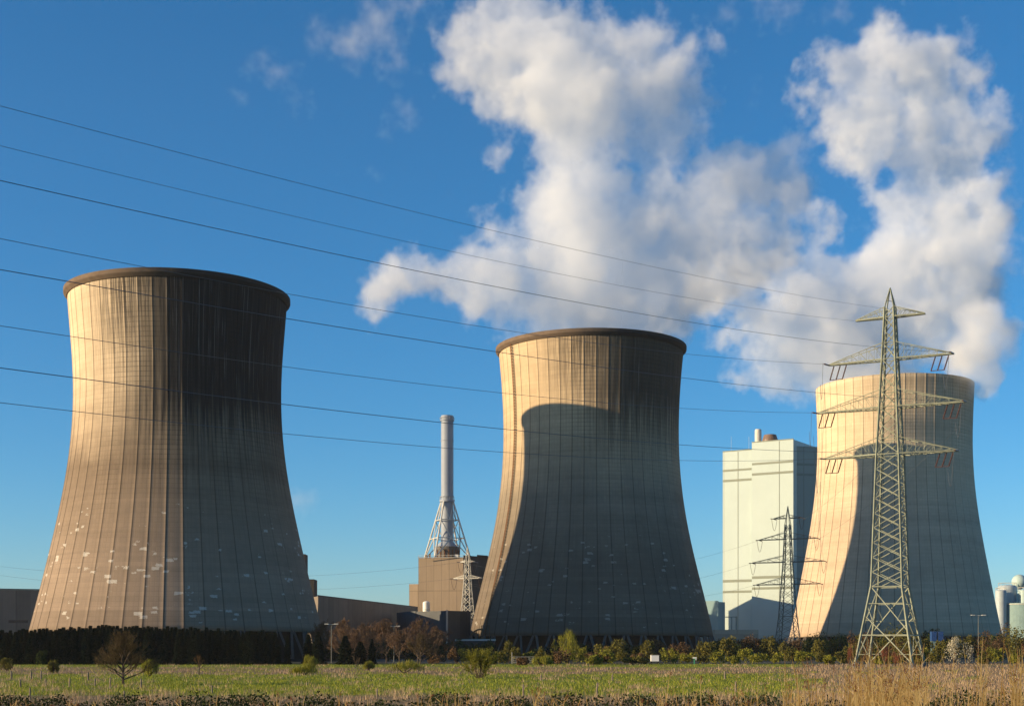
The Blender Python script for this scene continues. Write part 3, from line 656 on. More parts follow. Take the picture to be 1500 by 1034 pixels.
for k in range(2):
    span(o3[k * 2], at(-60, 822 + 12 * k, 600), 7, .03, ['upper faint cable leaving the silvery pylon toward the left', 'lower faint cable leaving the silvery pylon toward the left'][k], 'faint cables between the small pylons')
tipd = {(a, s): p for a, s, p in tips}
for k, (key, i2) in enumerate((((1, -1), 3), ((2, -1), 5), ((3, -1), 7), ((1, 1), 2), ((2, 1), 4))):
    p = tipd[key] + Vector((-.6 * 1, 1.5, -4.5))
    span(p, o2[i2], 6, .03, f'cable sagging from the {ARN[key[0]]} crossarm, {"left" if key[1] < 0 else "right"} end, back to the dark pylon', 'cables between the tall and the dark pylon')

# ------------------------------------------------------------------ vegetation
rng = np.random.default_rng(7)
def quads(P, size, up=.0, aspect=1.0, dirs=None):
    """one diamond leaf per point"""
    n = len(P); a = rng.normal(size=(n, 3)) if dirs is None else dirs + rng.normal(size=(n, 3)) * .25
    a /= np.linalg.norm(a, axis=1)[:, None]; b = rng.normal(size=(n, 3)); b -= (b * a).sum(1)[:, None] * a; b /= np.linalg.norm(b, axis=1)[:, None]
    s = size * rng.uniform(.6, 1.4, n)[:, None]
    V = np.stack([P - a * s, P + b * s * aspect * .6, P + a * s, P - b * s * aspect * .6], 1).reshape(-1, 3)
    return V, np.arange(n * 4).reshape(n, 4)
def sticks(A, B, w):
    """thin tapering blades from A to B"""
    n = len(A); d = B - A; s = np.cross(d, rng.normal(size=(n, 3))); s /= (np.linalg.norm(s, axis=1)[:, None] + 1e-9); w = np.broadcast_to(w, (n,))[:, None]
    V = np.stack([A - s * w / 2, A + s * w / 2, B], 1).reshape(-1, 3); return V, np.arange(n * 3).reshape(n, 3)

def conifer_mesh(h, r, n=4400):
    lv = int(h / .42); P = []; D = []; v = []
    for k in range(n):
        f = rng.random() ** .85; z = .03 * h + f * .97 * h; lay = .5 + .5 * math.cos(z * 2 * PI / .9)
        rad = r * (1 - f) ** 1.0 * 1.1 * (.72 + .28 * lay) * (.8 + .2 * math.sin(7 * f + 3)); th = rng.random() * 2 * PI
        q = rad * (1 - .5 * rng.random() ** 2); P.append((q * math.cos(th), q * math.sin(th), z - .25 * q)); D.append((math.cos(th), math.sin(th), -.45)); v.append(np.clip(.25 + .5 * rng.random() * q / r + .15 * rng.normal(), 0, 1))
    V, T = quads(np.array(P), .36, aspect=.7, dirs=np.array(D)); return V, T, np.repeat(v, 4)
def bush_mesh(rx, h, n, leaf, clumps=14, up=0.0, dense=1.0):
    C = []; 
    for k in range(clumps):
        th = rng.random() * 2 * PI; q = math.sqrt(rng.random()) * .75; zz = rng.uniform(.25, .85)
        q *= math.sqrt(max(.1, 1 - (zz - .3) ** 2)); C.append((q * rx * math.cos(th), q * rx * math.sin(th), zz * h, rng.uniform(.22, .4)))
    C = np.array(C); i = rng.integers(0, clumps, n); d = rng.normal(size=(n, 3)); d /= np.linalg.norm(d, axis=1)[:, None]
    rad = C[i, 3] * rng.uniform(.55, 1.1, n); P = C[i, :3] + d * np.stack([rad * rx, rad * rx, rad * h * .8], 1); P[:, 2] = np.maximum(P[:, 2], .03)
    cl = rng.uniform(-.2, .2, clumps); v = np.clip(.5 + cl[i] + rng.normal(size=n) * .18, 0, 1)
    if up:
        V, T = sticks(P, P + np.stack([rng.normal(size=n) * .25, rng.normal(size=n) * .25, np.ones(n)], 1) * up * rng.uniform(.6, 1.3, n)[:, None], leaf * .5); return V, T, np.repeat(v, 3)
    V, T = quads(P, leaf); return V, T, np.repeat(v, 4)
def branches(h, depth, seed, nchild, trunk, first, n1, len1, e0, e1, spread, upw, stems):
    """segments (A, B, ra, rb, level) of a bare crown"""
    rg = random.Random(seed); S_ = []
    def grow(p, d, L, r, lv):
        bend = Vector((rg.gauss(0, .08), rg.gauss(0, .08), rg.gauss(.05, .06))); m_ = p + d * L * .5; q = m_ + (d + bend).normalized() * L * .5
        S_.append((p, m_, r, r * .8, lv)); S_.append((m_, q, r * .8, r * .55, lv))
        if lv >= depth: return
        for k in range(nchild + (1 if lv > 2 else 0)):
            f = rg.uniform(.25, 1.0); o_ = p.lerp(q, f); a = Vector((rg.gauss(0, 1), rg.gauss(0, 1), rg.gauss(0, .8))).normalized()
            grow(o_, (d + a * spread + Vector((0, 0, upw))).normalized(), L * rg.uniform(.45, .68), r * .5, lv + 1)
    if not stems:
        S_.append((Vector((0, 0, -.1)), Vector((h * .01, 0, h * .45)), trunk, trunk * .7, 0)); S_.append((Vector((h * .01, 0, h * .45)), Vector((-h * .01, 0, h * .9)), trunk * .7, trunk * .15, 0))
    for k in range(n1):
        f = first + (1 - first) * (k + rg.random()) / n1; az = k * 2.399 + rg.uniform(-.4, .4)
        if stems: f = rg.random(); p0 = Vector((rg.gauss(0, .05) * h, rg.gauss(0, .05) * h, 0)); el = R(e0 + (e1 - e0) * rg.random()); L = h * len1 * rg.uniform(.7, 1.0)
        else: p0 = Vector((0, 0, h * .9 * f)); el = R(e0 + (e1 - e0) * f); L = h * len1 * (1 - .6 * f) * rg.uniform(.8, 1.1)
        grow(p0, Vector((math.cos(az) * math.cos(el), math.sin(az) * math.cos(el), math.sin(el))), L, trunk * (.5 - .25 * f), 1)
    return S_
def bare_tree(name, loc, h, depth, seed, twigc, label, group, nchild=4, trunk=.16, first=.12, n1=14, len1=.5, e0=20, e1=75, spread=.7, upw=.15, stems=False, wtw=.05, leaves=None, cat='tree'):
    t = empty(name, loc); tag(t, label, cat, group); S_ = branches(h, depth, seed, nchild, trunk, first, n1, len1, e0, e1, spread, upw, stems)
    sc = h / max(s[1].z for s in S_); rng = np.random.default_rng(seed)
    tr = MB()
    for a, b_, r0, r1, lv in S_:
        if lv <= 1: tr.tube([a * sc, b_ * sc], [r0, r1], 5)
    tr.build('trunk', M['bark'], t)
    fine_ = [s for s in S_ if s[4] >= 2]
    A = np.array([tuple(s[0] * sc) for s in fine_]); B = np.array([tuple(s[1] * sc) for s in fine_]); W = np.array([max(wtw * (1.5 if s[4] == 2 else 1), s[2] * 2) for s in fine_])
    V, T = sticks(A, B, W); np_mesh('crown', V, T, twigc, np.repeat(rng.random(len(A)), 3), t)
    if leaves:
        mat, n, sz = leaves; tw = [s for s in fine_ if s[4] >= depth - 1]; idx = rng.integers(0, len(tw), n)
        f = rng.uniform(.2, 1.1, n)[:, None]; A = np.array([tuple(tw[i][0] * sc) for i in idx]); B = np.array([tuple(tw[i][1] * sc) for i in idx])
        V, T = quads(A + (B - A) * f + rng.normal(size=(n, 3)) * .05, sz); np_mesh('leaves', V, T, mat, np.repeat(rng.random(n), 4), t)
    return t
L_con = leafmat('conifer_needles', (.006, .012, .006), (.022, .036, .014), .1)
L_dk = leafmat('dark_green_leaves', (.012, .022, .006), (.055, .075, .016))
L_ol = leafmat('olive_leaves', (.045, .048, .010), (.19, .165, .03))
L_yg = leafmat('yellow_green_leaves', (.09, .10, .012), (.30, .28, .035))
L_br = leafmat('russet_twigs', (.055, .032, .016), (.17, .10, .045))
L_tw = leafmat('brown_twigs', (.07, .042, .024), (.20, .12, .07), 0)
L_gtw = leafmat('grey_brown_twigs', (.05, .034, .016), (.14, .095, .045), 0)
L_wh = leafmat('white_blossom', (.20, .18, .10), (.68, .62, .48))
L_red = leafmat('reddish_shoots', (.12, .035, .02), (.27, .10, .05))

# conifer row
cm = []
for k in range(4):
    V, T, v = conifer_mesh(8.6 + .25 * k, 2.05 + .15 * (k % 3))
    t = empty('conifer_tree', (0, 0, 0)); np_mesh('crown', V, T, L_con, v, t); MB().tube([(0, 0, 0), (0, 0, 7.5)], [.2, .04], 6).build('trunk', M['bark'], t); cm.append(t)
cxs = [-14, -2, 10, 23, 34, 46, 58, 69, 82, 93, 104, 116, 127, 139, 150, 161, 172, 184, 195, 206, 217, 229, 240, 252, 263, 274, 286, 297, 309, 320, 332, 344, 356, 367, 379, 391, 403]
tops = {0: 924, 80: 921, 150: 917, 250: 919, 330: 923, 410: 926}
def place_conifer(i, xp, ytop, Yd, label, group, wide=1.0):
    src = cm[i % 4]
    o_ = src if not src.get('label') else copy_tree(src)
    o_.location = (px(xp, Yd), Yd, 0); hh = (pz(ytop, Yd)) / (8.6 + .25 * (i % 4)); o_.scale = (wide, wide, hh); o_.rotation_euler = (0, 0, rng.uniform(0, 6.28))
    tag(o_, label, 'conifer', group)
for i, xp in enumerate(cxs + [c + 5.5 for c in cxs[:-1]]):
    yt = np.interp(xp, list(tops.keys()), list(tops.values())) + rng.uniform(-2, 3)
    place_conifer(i, xp, yt, (352 if i < len(cxs) else 361) + rng.uniform(-4, 4), 'dark conifer in the tight row before the largest tower', 'row of dark conifers before the largest tower', rng.uniform(1.0, 1.35))
for i, (xp, yt, Yd, lb, wd) in enumerate([(452, 929, 355, 'dark conifer beside the inlet columns at the foot of the largest tower', 1.1), (466, 926, 352, 'slightly taller dark conifer just left of the twin lamp mast', 1.2),
        (506, 931, 350, 'free-standing dark conifer just right of the twin lamp mast', 1.5), (528, 940, 358, 'squat dark conifer between two pointed ones, before the long hall', 1.5), (545, 936, 352, 'slim pointed dark conifer before the russet trees', .8),
        (421, 931, 358, 'narrow dark conifer in the gap showing the inlet columns', .6)]):
    place_conifer(i + 1, xp, yt, Yd, lb, None, wd)

# bushes: (x, top row, base row, half width px, material, label)
def bush(x, yt, yb, hw, mat, label, group=None, n=1500, leaf=.28, up=0.0, clumps=14, name='bush', cat='bush', trunk=True):
    Yd = dep(yb); h = (yb - yt) / F * Yd; rx = hw / F * Yd
    t = empty(name, (px(x, Yd), Yd, 0)); tag(t, label, cat, group)
    V, T, v = bush_mesh(rx, h, n, leaf, clumps, up); np_mesh('foliage', V, T, mat, v, t)
    if trunk:
        b = MB()
        for k in range(5):
            a = 2 * PI * k / 5 + x; b.tube([(0, 0, 0), (rx * .3 * math.cos(a), rx * .3 * math.sin(a), h * .35), (rx * .5 * math.cos(a), rx * .5 * math.sin(a), h * .75)], [.09, .06, .02], 5)
        b.build('stem', M['bark'], t)
    return t
MD = {'d': L_dk, 'o': L_ol, 'y': L_yg, 'b': L_br}
notable = [
    (745, 938, 971, 11, 'o', 'upright olive bush just right of the willow-like green shrub'),
    (831, 928, 972, 17, 'y', 'tall yellow-green shrub before the middle tower columns'),
    (878, 957, 973, 25, 'b', 'low rounded brown bush before the middle tower columns'),
    (928, 962, 973, 22, 'o', 'low olive bush left of the white box'),
    (795, 965, 975, 17, 'y', 'bright low yellow-green bush at the meadow edge, left of the tall yellow-green shrub'),
    (765, 963, 974, 12, 'b', 'pinkish dry tuft-like bush right of the willow-like green shrub'),
    (1100, 932, 968, 18, 'b', 'reddish rounded bush before the pale annex'),
    (1070, 937, 968, 8, 'd', 'dark small evergreen left of the reddish rounded bush'),
    (1054, 936, 966, 7, 'd', 'dark narrow evergreen at the right foot of the middle tower'),
    (1130, 934, 968, 9, 'd', 'dark evergreen bush at the left foot of the dark pylon'),
    (1163, 934, 968, 16, 'b', 'brown bush around the foot of the dark pylon'),
    (1315, 918, 969, 40, 'o', 'big golden olive bush seen through the legs of the tall pylon'),
    (1262, 922, 968, 22, 'b', 'pinkish brown bush left of the tall pylon legs'),
    (1365, 922, 966, 16, 'd', 'dark grey-green bush just right of the tall pylon'),
    (1376, 936, 971, 14, 'o', 'olive bush between the tall pylon and the blossoming tree'),
    (1457, 913, 968, 27, 'b', 'large russet bush below the round retaining wall'),
    (1492, 922, 970, 26, 'o', 'big golden olive bush at the right edge of the picture'),
    (1448, 948, 970, 20, 'o', 'low olive bush before the large russet bush'),
    (1200, 927, 966, 14, 'o', 'olive bush at the lit left foot of the far tower'),
    (455, 961, 980, 13, 'y', 'small yellow shrub before the conifers, right of the row'),
    (446, 975, 988, 22, 'y', 'low spreading yellow-olive shrub in the meadow, below the small yellow shrub'),
    (592, 969, 986, 30, 'y', 'wide bright yellow-green shrub in the meadow before the russet trees'),
    (540, 970, 981, 9, 'y', 'small lime shrub left of the wide yellow-green one'),
    (61, 953, 973, 9, 'd', 'small fresh green shrub before the conifer row'),
    (78, 964, 985, 9, 'o', 'small olive shrub left of the bare meadow tree'),
    (10, 963, 982, 14, 'o', 'olive shrub at the left edge before the conifers'),
    (220, 970, 990, 14, 'y', 'little green sapling bush right of the bare meadow tree'),
]
for x, yt, yb, hw, mk, lb in notable:
    small = yb > 978
    bush(x, yt, yb, hw, MD[mk], lb, n=1700 if not small else 1300, leaf=.24 if not small else .12, up=.9 if (mk == 'y' and not small) else (.5 if small and mk == 'y' else 0))
# filler hedge
hx = 748.0; k = 0
HN = {'d': ('dark green bush in the hedge behind the meadow', 'dark green hedge bushes'), 'o': ('olive bush in the hedge behind the meadow', 'olive hedge bushes'), 'b': ('brown bush in the hedge behind the meadow', 'brown hedge bushes')}
while hx < 1520:
    mk = rng.choice(['d', 'o', 'o', 'o', 'b']); hw = rng.uniform(13, 24)
    yt = float(np.interp(hx, [740, 900, 1060, 1160, 1250, 1340, 1520], [948, 943, 939, 934, 932, 933, 931])) + rng.uniform(-4, 6)
    yb_ = rng.uniform(964.5, 969); bush(hx, yt, yb_, hw, MD[mk], HN[mk][0], HN[mk][1], n=1800, leaf=.32, trunk=False)
    hx += hw * .85; k += 1
hx = 640.0
while hx < 1520:
    mk = rng.choice(['y', 'o', 'o', 'y', 'b']); hw = rng.uniform(9, 18); yb_ = rng.uniform(970, 973.5); yt = yb_ - rng.uniform(12, 24)
    if not (940 < hx < 972 or 1380 < hx < 1428):
        lb = {'d': 'low dark green bush at the meadow edge', 'o': 'low olive bush at the meadow edge', 'y': 'low yellow-green bush at the meadow edge', 'b': 'low brown bush at the meadow edge'}[mk]
        bush(hx, yt, yb_, hw, MD[mk], lb, lb + ' front row', n=900, leaf=.24, trunk=False)
    hx += hw * 1.5
# dark shrubs filling under the russet trees
for i, x in enumerate((480, 497, 518, 540, 560, 582, 604, 626, 648, 668, 690, 712)):
    bush(x, 936 + (i * 7) % 9, 968, 17, L_dk, 'dark shrub in the shade below the russet trees and pump house', 'dark shrubs below the russet trees', n=1100, leaf=.32, trunk=False)
# white blossoming tree
t = bush(1398, 934, 971.5, 17, L_wh, 'white blossoming tree right of the tall pylon', n=1300, leaf=.17, name='blossom_tree', cat='tree')
bush(1420, 941, 971, 11, L_wh, 'smaller sparse white blossoming tree beside the first one', n=500, leaf=.15, name='blossom_tree', cat='tree')
for i, (x, yt, yb) in enumerate(((1246, 950, 974), (1296, 948, 974), (1312, 957, 975))):
    bush(x, yt, yb, 6 + i, L_red, ['reddish shoots left of the tall pylon legs', 'tall reddish shoots seen between the tall pylon legs', 'short reddish shoots by the right legs of the tall pylon'][i], n=500, leaf=.1, up=.8)

# bare trees
RT = 'bare russet trees before the grey buildings'
for i, (x, yt, Yd, lb) in enumerate(((470, 904, 440, 'bare russet tree at the left end before the long hall'), (503, 901, 430, 'wide bare russet tree before the long hall, behind the lamp mast'), (537, 908, 430, 'bare russet tree in the middle before the long hall'),
        (566, 904, 400, 'brightest orange-brown bare tree before the dark grey building'), (612, 901, 395, 'widest round-crowned bare tree before the blue-grey building'), (616, 924, 360, 'shorter grey bare tree in front of the widest round-crowned one'),
        (585, 920, 385, 'small bare tree between the orange-brown and the round-crowned ones'), (638, 914, 400, 'bare tree at the right edge of the russet group'), (520, 918, 400, 'low bare tree in front of the middle of the long hall'))):
    bare_tree('bare_tree', (px(x, Yd), Yd, 0), pz(yt, Yd), 5, 11 + i, L_tw if i != 5 else L_gtw, lb, RT, 5, .22, .10, 14, .70, 25, 80, .6, .25, False, .06)
Yd = dep(1003); bare_tree('bare_tree', (px(180, Yd), Yd, 0), pz(919, Yd), 5, 5, L_gtw, 'large bare tree with spreading twigs standing in the meadow at left', None, 5, .15, .12, 26, .66, 12, 82, .5, .20, False, .016, leaves=(L_yg, 500, .03))
Yd = dep(988); bare_tree('bare_tree', (px(292, Yd), Yd, 0), pz(957, Yd), 4, 8, L_br, 'small reddish bare tree in the meadow right of the large bare one', None, 4, .07, .3, 12, .6, 35, 80, .5, .3, False, .025)
Yd = dep(993); bare_tree('willow_bush', (px(702, Yd), Yd, 0), pz(944, Yd), 4, 21, L_ol, 'willow-like light green shrub in the meadow left of the middle tower', None, 5, .10, .1, 22, .75, 12, 85, .5, .3, True, .03, leaves=(L_yg, 9000, .055), cat='bush')
Yd = dep(976); bare_tree('bare_tree', (px(523, Yd), Yd, 0), pz(960, Yd), 3, 30, L_gtw, 'tiny forked bare sapling before the slim pointed conifer', None, 4, .08, .1, 7, .7, 60, 85, .4, .4, True, .04)
for i, (x, yt) in enumerate(((812, 934), (845, 936), (858, 945))):
    Yd = 355; bare_tree('bare_tree', (px(x, Yd), Yd, 0), pz(yt, Yd), 4, 40 + i, L_ol, ['thin olive sapling left of the tall yellow-green shrub', 'thin olive sapling right of the tall yellow-green shrub', 'short olive sapling above the rounded brown bush'][i], None, 4, .08, .1, 10, .4, 60, 85, .4, .4, False, .05, leaves=(L_yg, 500, .09))

# grass and reeds ---------------------------------------------------
def scatter_grass(name, n, fn, mat, hmin, hmax, w, label, y0=972, y1=1040, lean=.25):
    xs_ = rng.uniform(-60, 1560, n * 4); ys_ = rng.uniform(y0, y1, n * 4); keep = rng.random(n * 4) < fn(xs_, ys_); xs_ = xs_[keep][:n]; ys_ = ys_[keep][:n]; m_ = len(xs_)
    Yd = CAMZ * F / (ys_ - HOR); P = np.stack([(xs_ - 750) / F * Yd, Yd, np.interp(Yd, [60, 80, 88, 2000], [-.9, -.9, 0, 0])], 1)
    h = rng.uniform(hmin, hmax, m_); Q = P + np.stack([rng.normal(size=m_) * h * lean, rng.normal(size=m_) * h * lean, h], 1)
    V, T = sticks(P, Q, w * Yd / 120.0); o_ = np_mesh(name, V, T, mat, np.repeat(rng.random(m_), 3)); tag(o_, label, 'grass', kind='stuff'); return o_
_k = np.random.default_rng(5); _w = [(_k.uniform(.004, .05), _k.uniform(.05, .55), _k.uniform(0, 6.28)) for _ in range(14)]
def nz(x, y): return .5 + sum(np.sin(x * a * (1 if q % 2 else -1) + y * b + c) for q, (a, b, c) in enumerate(_w)) / 9.0
def dry(x, y):
    n_ = nz(x, y) - .5; yw = y + n_ * 15
    d = np.interp(yw, [970, 976, 979, 986, 989, 1001, 1009, 1015, 1020, 1040], [.05, .1, .75, .65, .05, .03, .12, .35, .45, .15])
    d = d + np.clip((x - 1150 + 60 * n_) / 60, 0, 1) * .9; d = np.where(x < 150 + 80 * n_, d + .75 * np.exp(-((yw - 998) / 5.5) ** 2), d)
    return np.clip(d + (nz(x * 2.3 + 400, y * 2 + 90) - .5) * 1.2, 0.02, 1)
L_dry = leafmat('dry_grass_blades', (.18, .11, .06), (.58, .42, .26), .2)
L_grn = leafmat('green_grass_blades', (.08, .11, .010), (.36, .37, .045), .3)
L_reed = leafmat('golden_reed', (.36, .20, .05), (.75, .52, .20), .2)
L_under = leafmat('ditch_growth', (.006, .012, .003), (.045, .06, .012), .2)
scatter_grass('dry_grass', 42000, lambda x, y: dry(x, y) ** 1.5, L_dry, .18, .60, .035, 'pinkish dry tall grass in drifts across the meadow')
scatter_grass('green_grass', 60000, lambda x, y: 1 - dry(x, y), L_grn, .08, .28, .05, 'bright green short grass of the meadow', y1=1018)
# dark growth on the ditch edge
n = 30000; u_ = rng.uniform(-.40, .40, n); edge_ = .45 + .35 * np.sin(u_ * 23) * np.sin(u_ * 61 + 1) + .25 * np.sin(u_ * 140 + 2); Yd = 78 + 20 * rng.random(n) ** 1.2 * np.clip(edge_ + .15, .45, 1); xs_ = u_ * Yd; lump = .25 + .5 * np.abs(np.sin(xs_ * .35) * np.sin(xs_ * .13 + 1)) * rng.random(n) + .25 * rng.random(n)
P = np.stack([xs_, Yd, np.interp(Yd, [80, 88], [-.9, 0]) + lump * 1.3 * rng.random(n)], 1); V, T = quads(P, .09)
tag(np_mesh('ditch_growth', V, T, L_under, np.repeat(np.clip(rng.normal(.4, .25, n), 0, 1), 4)), 'dark green low growth along the ditch at the bottom edge', 'ground cover', kind='stuff')
def reeds(name, spec, label, cat='reeds'):
    b = []; pl = []; att = []; pa = []
    for x0_, x1_, n_, yt0, yt1, Ymin, Ymax in spec:
        for k in range(n_):
            Yd = rng.uniform(Ymin, Ymax); x = rng.uniform(x0_, x1_); yt = yt0 + (yt1 - yt0) * rng.random() ** .7
            base_ = np.array([px(x, Yd), Yd, gz(Yd)]); z1 = pz(yt, Yd); h = z1 - base_[2]
            ln = rng.normal(0, .10) * h; ly = rng.normal(0, .06) * h; w = rng.uniform(.010, .019)
            pts = [base_ + np.array([ln * f ** 2, ly * f ** 2, h * f]) for f in (0, .35, .65, .85, 1)]
            v = rng.random()
            s = np.array([w, 0, 0])
            for i in range(4):
                a0, a1 = pts[i], pts[i + 1]; t0 = 1 - .2 * i; t1 = 1 - .2 * (i + 1)
                b.append([a0 - s * t0, a0 + s * t0, a1 + s * t1, a1 - s * t1]); att.append(v)
            for q in range(rng.integers(1, 4)):      # leaf blades
                f = rng.uniform(.3, .8); c = base_ + np.array([ln * f ** 2, ly * f ** 2, h * f]); d = np.array([rng.normal(), rng.normal() * .4, rng.uniform(.6, 1.6)]); d *= rng.uniform(.2, .4) / np.linalg.norm(d)
                b.append([c, c + d * .5 + s * 1.2, c + d, c + d * .5 - s * 1.2]); att.append(v)
            if rng.random() < .4:
                for q in range(16):
                    c = pts[4] - (pts[4] - pts[3]) * rng.random() * .9; d = np.array([rng.normal() * .05 + .03, rng.normal() * .03, -rng.random() * .06])
                    pl.append([c, c + d * .5 + s * .8, c + d, c + d * .5 - s * .8]); pa.append(rng.random())
    V = np.array(b).reshape(-1, 3); o1 = np_mesh(name, V, np.arange(len(V)).reshape(-1, 4), L_reed, np.repeat(att, 4)); tag(o1, label, cat, kind='stuff')
    if pl:
        V = np.array(pl).reshape(-1, 3); np_mesh('seed_heads', V, np.arange(len(V)).reshape(-1, 4), L_red, np.repeat(pa, 4), o1)
reeds('reed_stand', [(1238, 1362, 150, 935, 1005, 36, 50), (1255, 1345, 120, 985, 1020, 36, 50)], 'dense golden reed clump in the foreground below the tall pylon')
reeds('tall_reeds', [(1362, 1500, 40, 930, 1015, 36, 50), (1465, 1520, 26, 920, 990, 36, 50), (1150, 1240, 34, 945, 1020, 36, 50), (960, 1150, 18, 965, 1025, 36, 50)], 'loose tall golden reeds in the right foreground')
reeds('russet_reeds', [(600, 1500, 120, 1000, 1032, 42, 52), (-20, 600, 34, 1008, 1032, 42, 52)], 'low russet reeds along the bottom edge of the picture')

# ------------------------------------------------------------------ fence posts
for i, (x, yt, yb, lb) in enumerate([(17, 982, 991, 'pale post at the far left of the back fence row'), (46, 982, 991, 'pale post second from the left in the back row'), (60, 982, 992, 'dark post third from the left in the back row'), (129, 983, 993, 'pale post just left of the bare meadow tree in the back row'),
        (30, 995, 1004, 'thin post in the middle row at the far left'), (67, 993, 1001, 'short post in the middle row left of the bare tree'), (102, 993, 1002, 'leaning post in the middle row left of the bare tree'), (139, 993, 1002, 'post in the middle row nearest the bare tree on its left'),
        (161, 991, 1004, 'brown post hard against the left of the bare tree trunk'), (207, 993, 1004, 'dark post right of the bare tree trunk'), (44, 1006, 1021, 'front post at far left in the dry grass'), (182, 1011, 1023, 'dark front post below the bare tree'),
        (552.5, 1008, 1020, 'front post below the wide yellow-green shrub'), (766.5, 1001, 1020, 'pale front post below the left side of the middle tower'), (874, 999, 1018, 'dark front post below the middle tower'), (1078, 997, 1011, 'dark post below the pale annex'),
        (1062, 982, 991, 'pale far post below the white box and pipe marker'), (897, 987, 993, 'short far post left of the white box'), (792, 987, 993, 'short far post below the bright low bush'), (1331, 983, 992, 'dark pair of stakes right of the tall pylon legs'), (311, 1003, 1012, 'short post right of the small reddish bare tree')]):
    Yd = dep(yb + 3); w_ = .075 * Yd / 120; h_ = (yb + 3 - yt) / F * Yd
    t = MB(); a = rng.normal(0, .04); t.tube([(0, 0, -.1), (a * .5, 0, h_ * .5), (a, 0, h_ - .06), (a, 0, h_)], [w_ * 1.05, w_, w_ * .95, w_ * .6], 7)
    o_ = t.build('fence_post', M['wood'] if 'dark' in lb or 'brown' in lb else M['concrete2'] if 'concrete2' in M else M['wood']); o_.location = (px(x, Yd), Yd, 0)
    tag(o_, lb, 'fence post', 'old fence posts in the meadow')

# ------------------------------------------------------------------ small things
def mast(x, yt, Yd, label, dx=2.6):
    t = empty('lamp_mast', (px(x, Yd), Yd, 0)); tag(t, label, 'lamp mast', 'yard lamp masts'); z = pz(yt, Yd)
    b = MB(); b.tube([(0, 0, 0), (0, 0, z)], [.11, .07], 8); b.build('pole', M['pdark'], t)
    b = MB(); b.bar((-dx * .5, 0, z), (dx * .5, 0, z), .1); b.build('bracket', M['galv'], t)
    for s_ in (-1, 1):
        b = MB(); b.box(s_ * dx * .5 - .55, s_ * dx * .5 + .55, -.3, .3, z - .02, z + .2); b.build('lamp_head', M['galv'], t)
mast(485.5, 914, 385, 'twin-headed lamp mast at the right foot of the largest tower')
mast(577, 917, 430, 'twin-headed lamp mast among the russet bare trees')
mast(1433, 901, 420, 'twin-headed lamp mast between the far tower and the round wall', 3.2)
Yd = dep(971); bx = empty('site_trailer', (px(959, Yd), Yd, 0)); tag(bx, 'white box trailer parked at the hedge right of the brown bush', 'trailer')
b = MB(); b.box(-1.05, 1.05, -1.1, 1.1, .55, 2.15); b.build('body', M['white'], bx); b = MB(); b.box(-1.12, 1.12, -1.17, 1.17, 2.16, 2.24); b.build('roof_cap', M['galv'], bx)
for s_ in (-1, 1):
    b = MB(); b.tube([(s_ * .95 - .12, -.5, .32), (s_ * .95 + .12, -.5, .32)], .31, 12); b.build('wheel', M['dark'], bx)
b = MB(); b.bar((1.05, 0, .6), (2.0, 0, .5), .1); b.build('tow_bar', M['galv'], bx)
Yd = dep(973); mk_ = empty('pipe_marker', (px(1017, Yd), Yd, 0)); tag(mk_, 'green post with a white angled cap at the hedge foot', 'marker post')
b = MB(); b.bar((0, 0, 0), (0, 0, 1.5), .22); b.build('post', paint('marker_green', (.05, .28, .15)), mk_)
b = MB(); b.box(-.35, .55, -.15, .15, 1.52, 1.85); b.bar((.4, 0, 1.5), (.4, 0, 1.1), .2); b.build('cap', M['white'], mk_)
for x, lb in ((1367, 'left one of the two blue containers behind the bushes'), (1377, 'right one of the two blue containers behind the bushes')):
    t = empty('blue_container', (px(x, 470), 470, 0)); tag(t, lb, 'container', 'blue containers beside the far tower')
    b = MB(); b.box(-.8, .8, -1, 1, 6.6, pz(925, 470)); b.build('body', M['blue'], t); b = MB(); b.box(-.7, .7, -.8, .8, 0, 6.55); b.build('stand', M['tealdark'], t)
    b = MB(); b.box(-.9, .9, -1.05, 1.05, pz(925, 470) + .01, pz(925, 470) + .12); b.build('lid', M['blue'], t)
# gate and railing between willow bush and the tall shrub
gt = empty('yard_gate', (px(775, 372), 372, 0)); tag(gt, 'pale tubular steel gate before the shaded columns of the middle tower', 'gate')
b = MB()
for z in (.3, .8, 1.3, 1.8): b.bar((-4.2, 0, z), (4.2, 0, z), .07)
for x in np.linspace(-4.2, 4.2, 9): b.bar((x, 0, .1), (x, 0, 1.9), .07)
b.build('gate_panel', M['galv'], gt)
for x in (-4.5, 4.5):
    b = MB(); b.bar((x, 0, 0), (x, 0, 3.0 if x < 0 else 2.2), .16); b.build('gate_post', M['galv'], gt)

# ------------------------------------------------------------------ haze
hz = MB(); hz.box(-1100, 1100, -60, 1080, -3.5, 420)
hm = bpy.data.materials.new('haze_air'); hm.use_nodes = True; ht = hm.node_tree; ht.nodes.remove(ht.nodes['Principled BSDF'])
hv = ht.nodes.new('ShaderNodeVolumePrincipled'); hv.inputs['Color'].default_value = (.93, .96, 1, 1); hv.inputs['Density'].default_value = .00003; hv.inputs['Anisotropy'].default_value = 0
ht.links.new(hv.outputs[0], ht.nodes['Material Output'].inputs['Volume'])
tag(hz.build('haze', hm), 'pale thin evening haze filling the air', 'haze', kind='stuff')

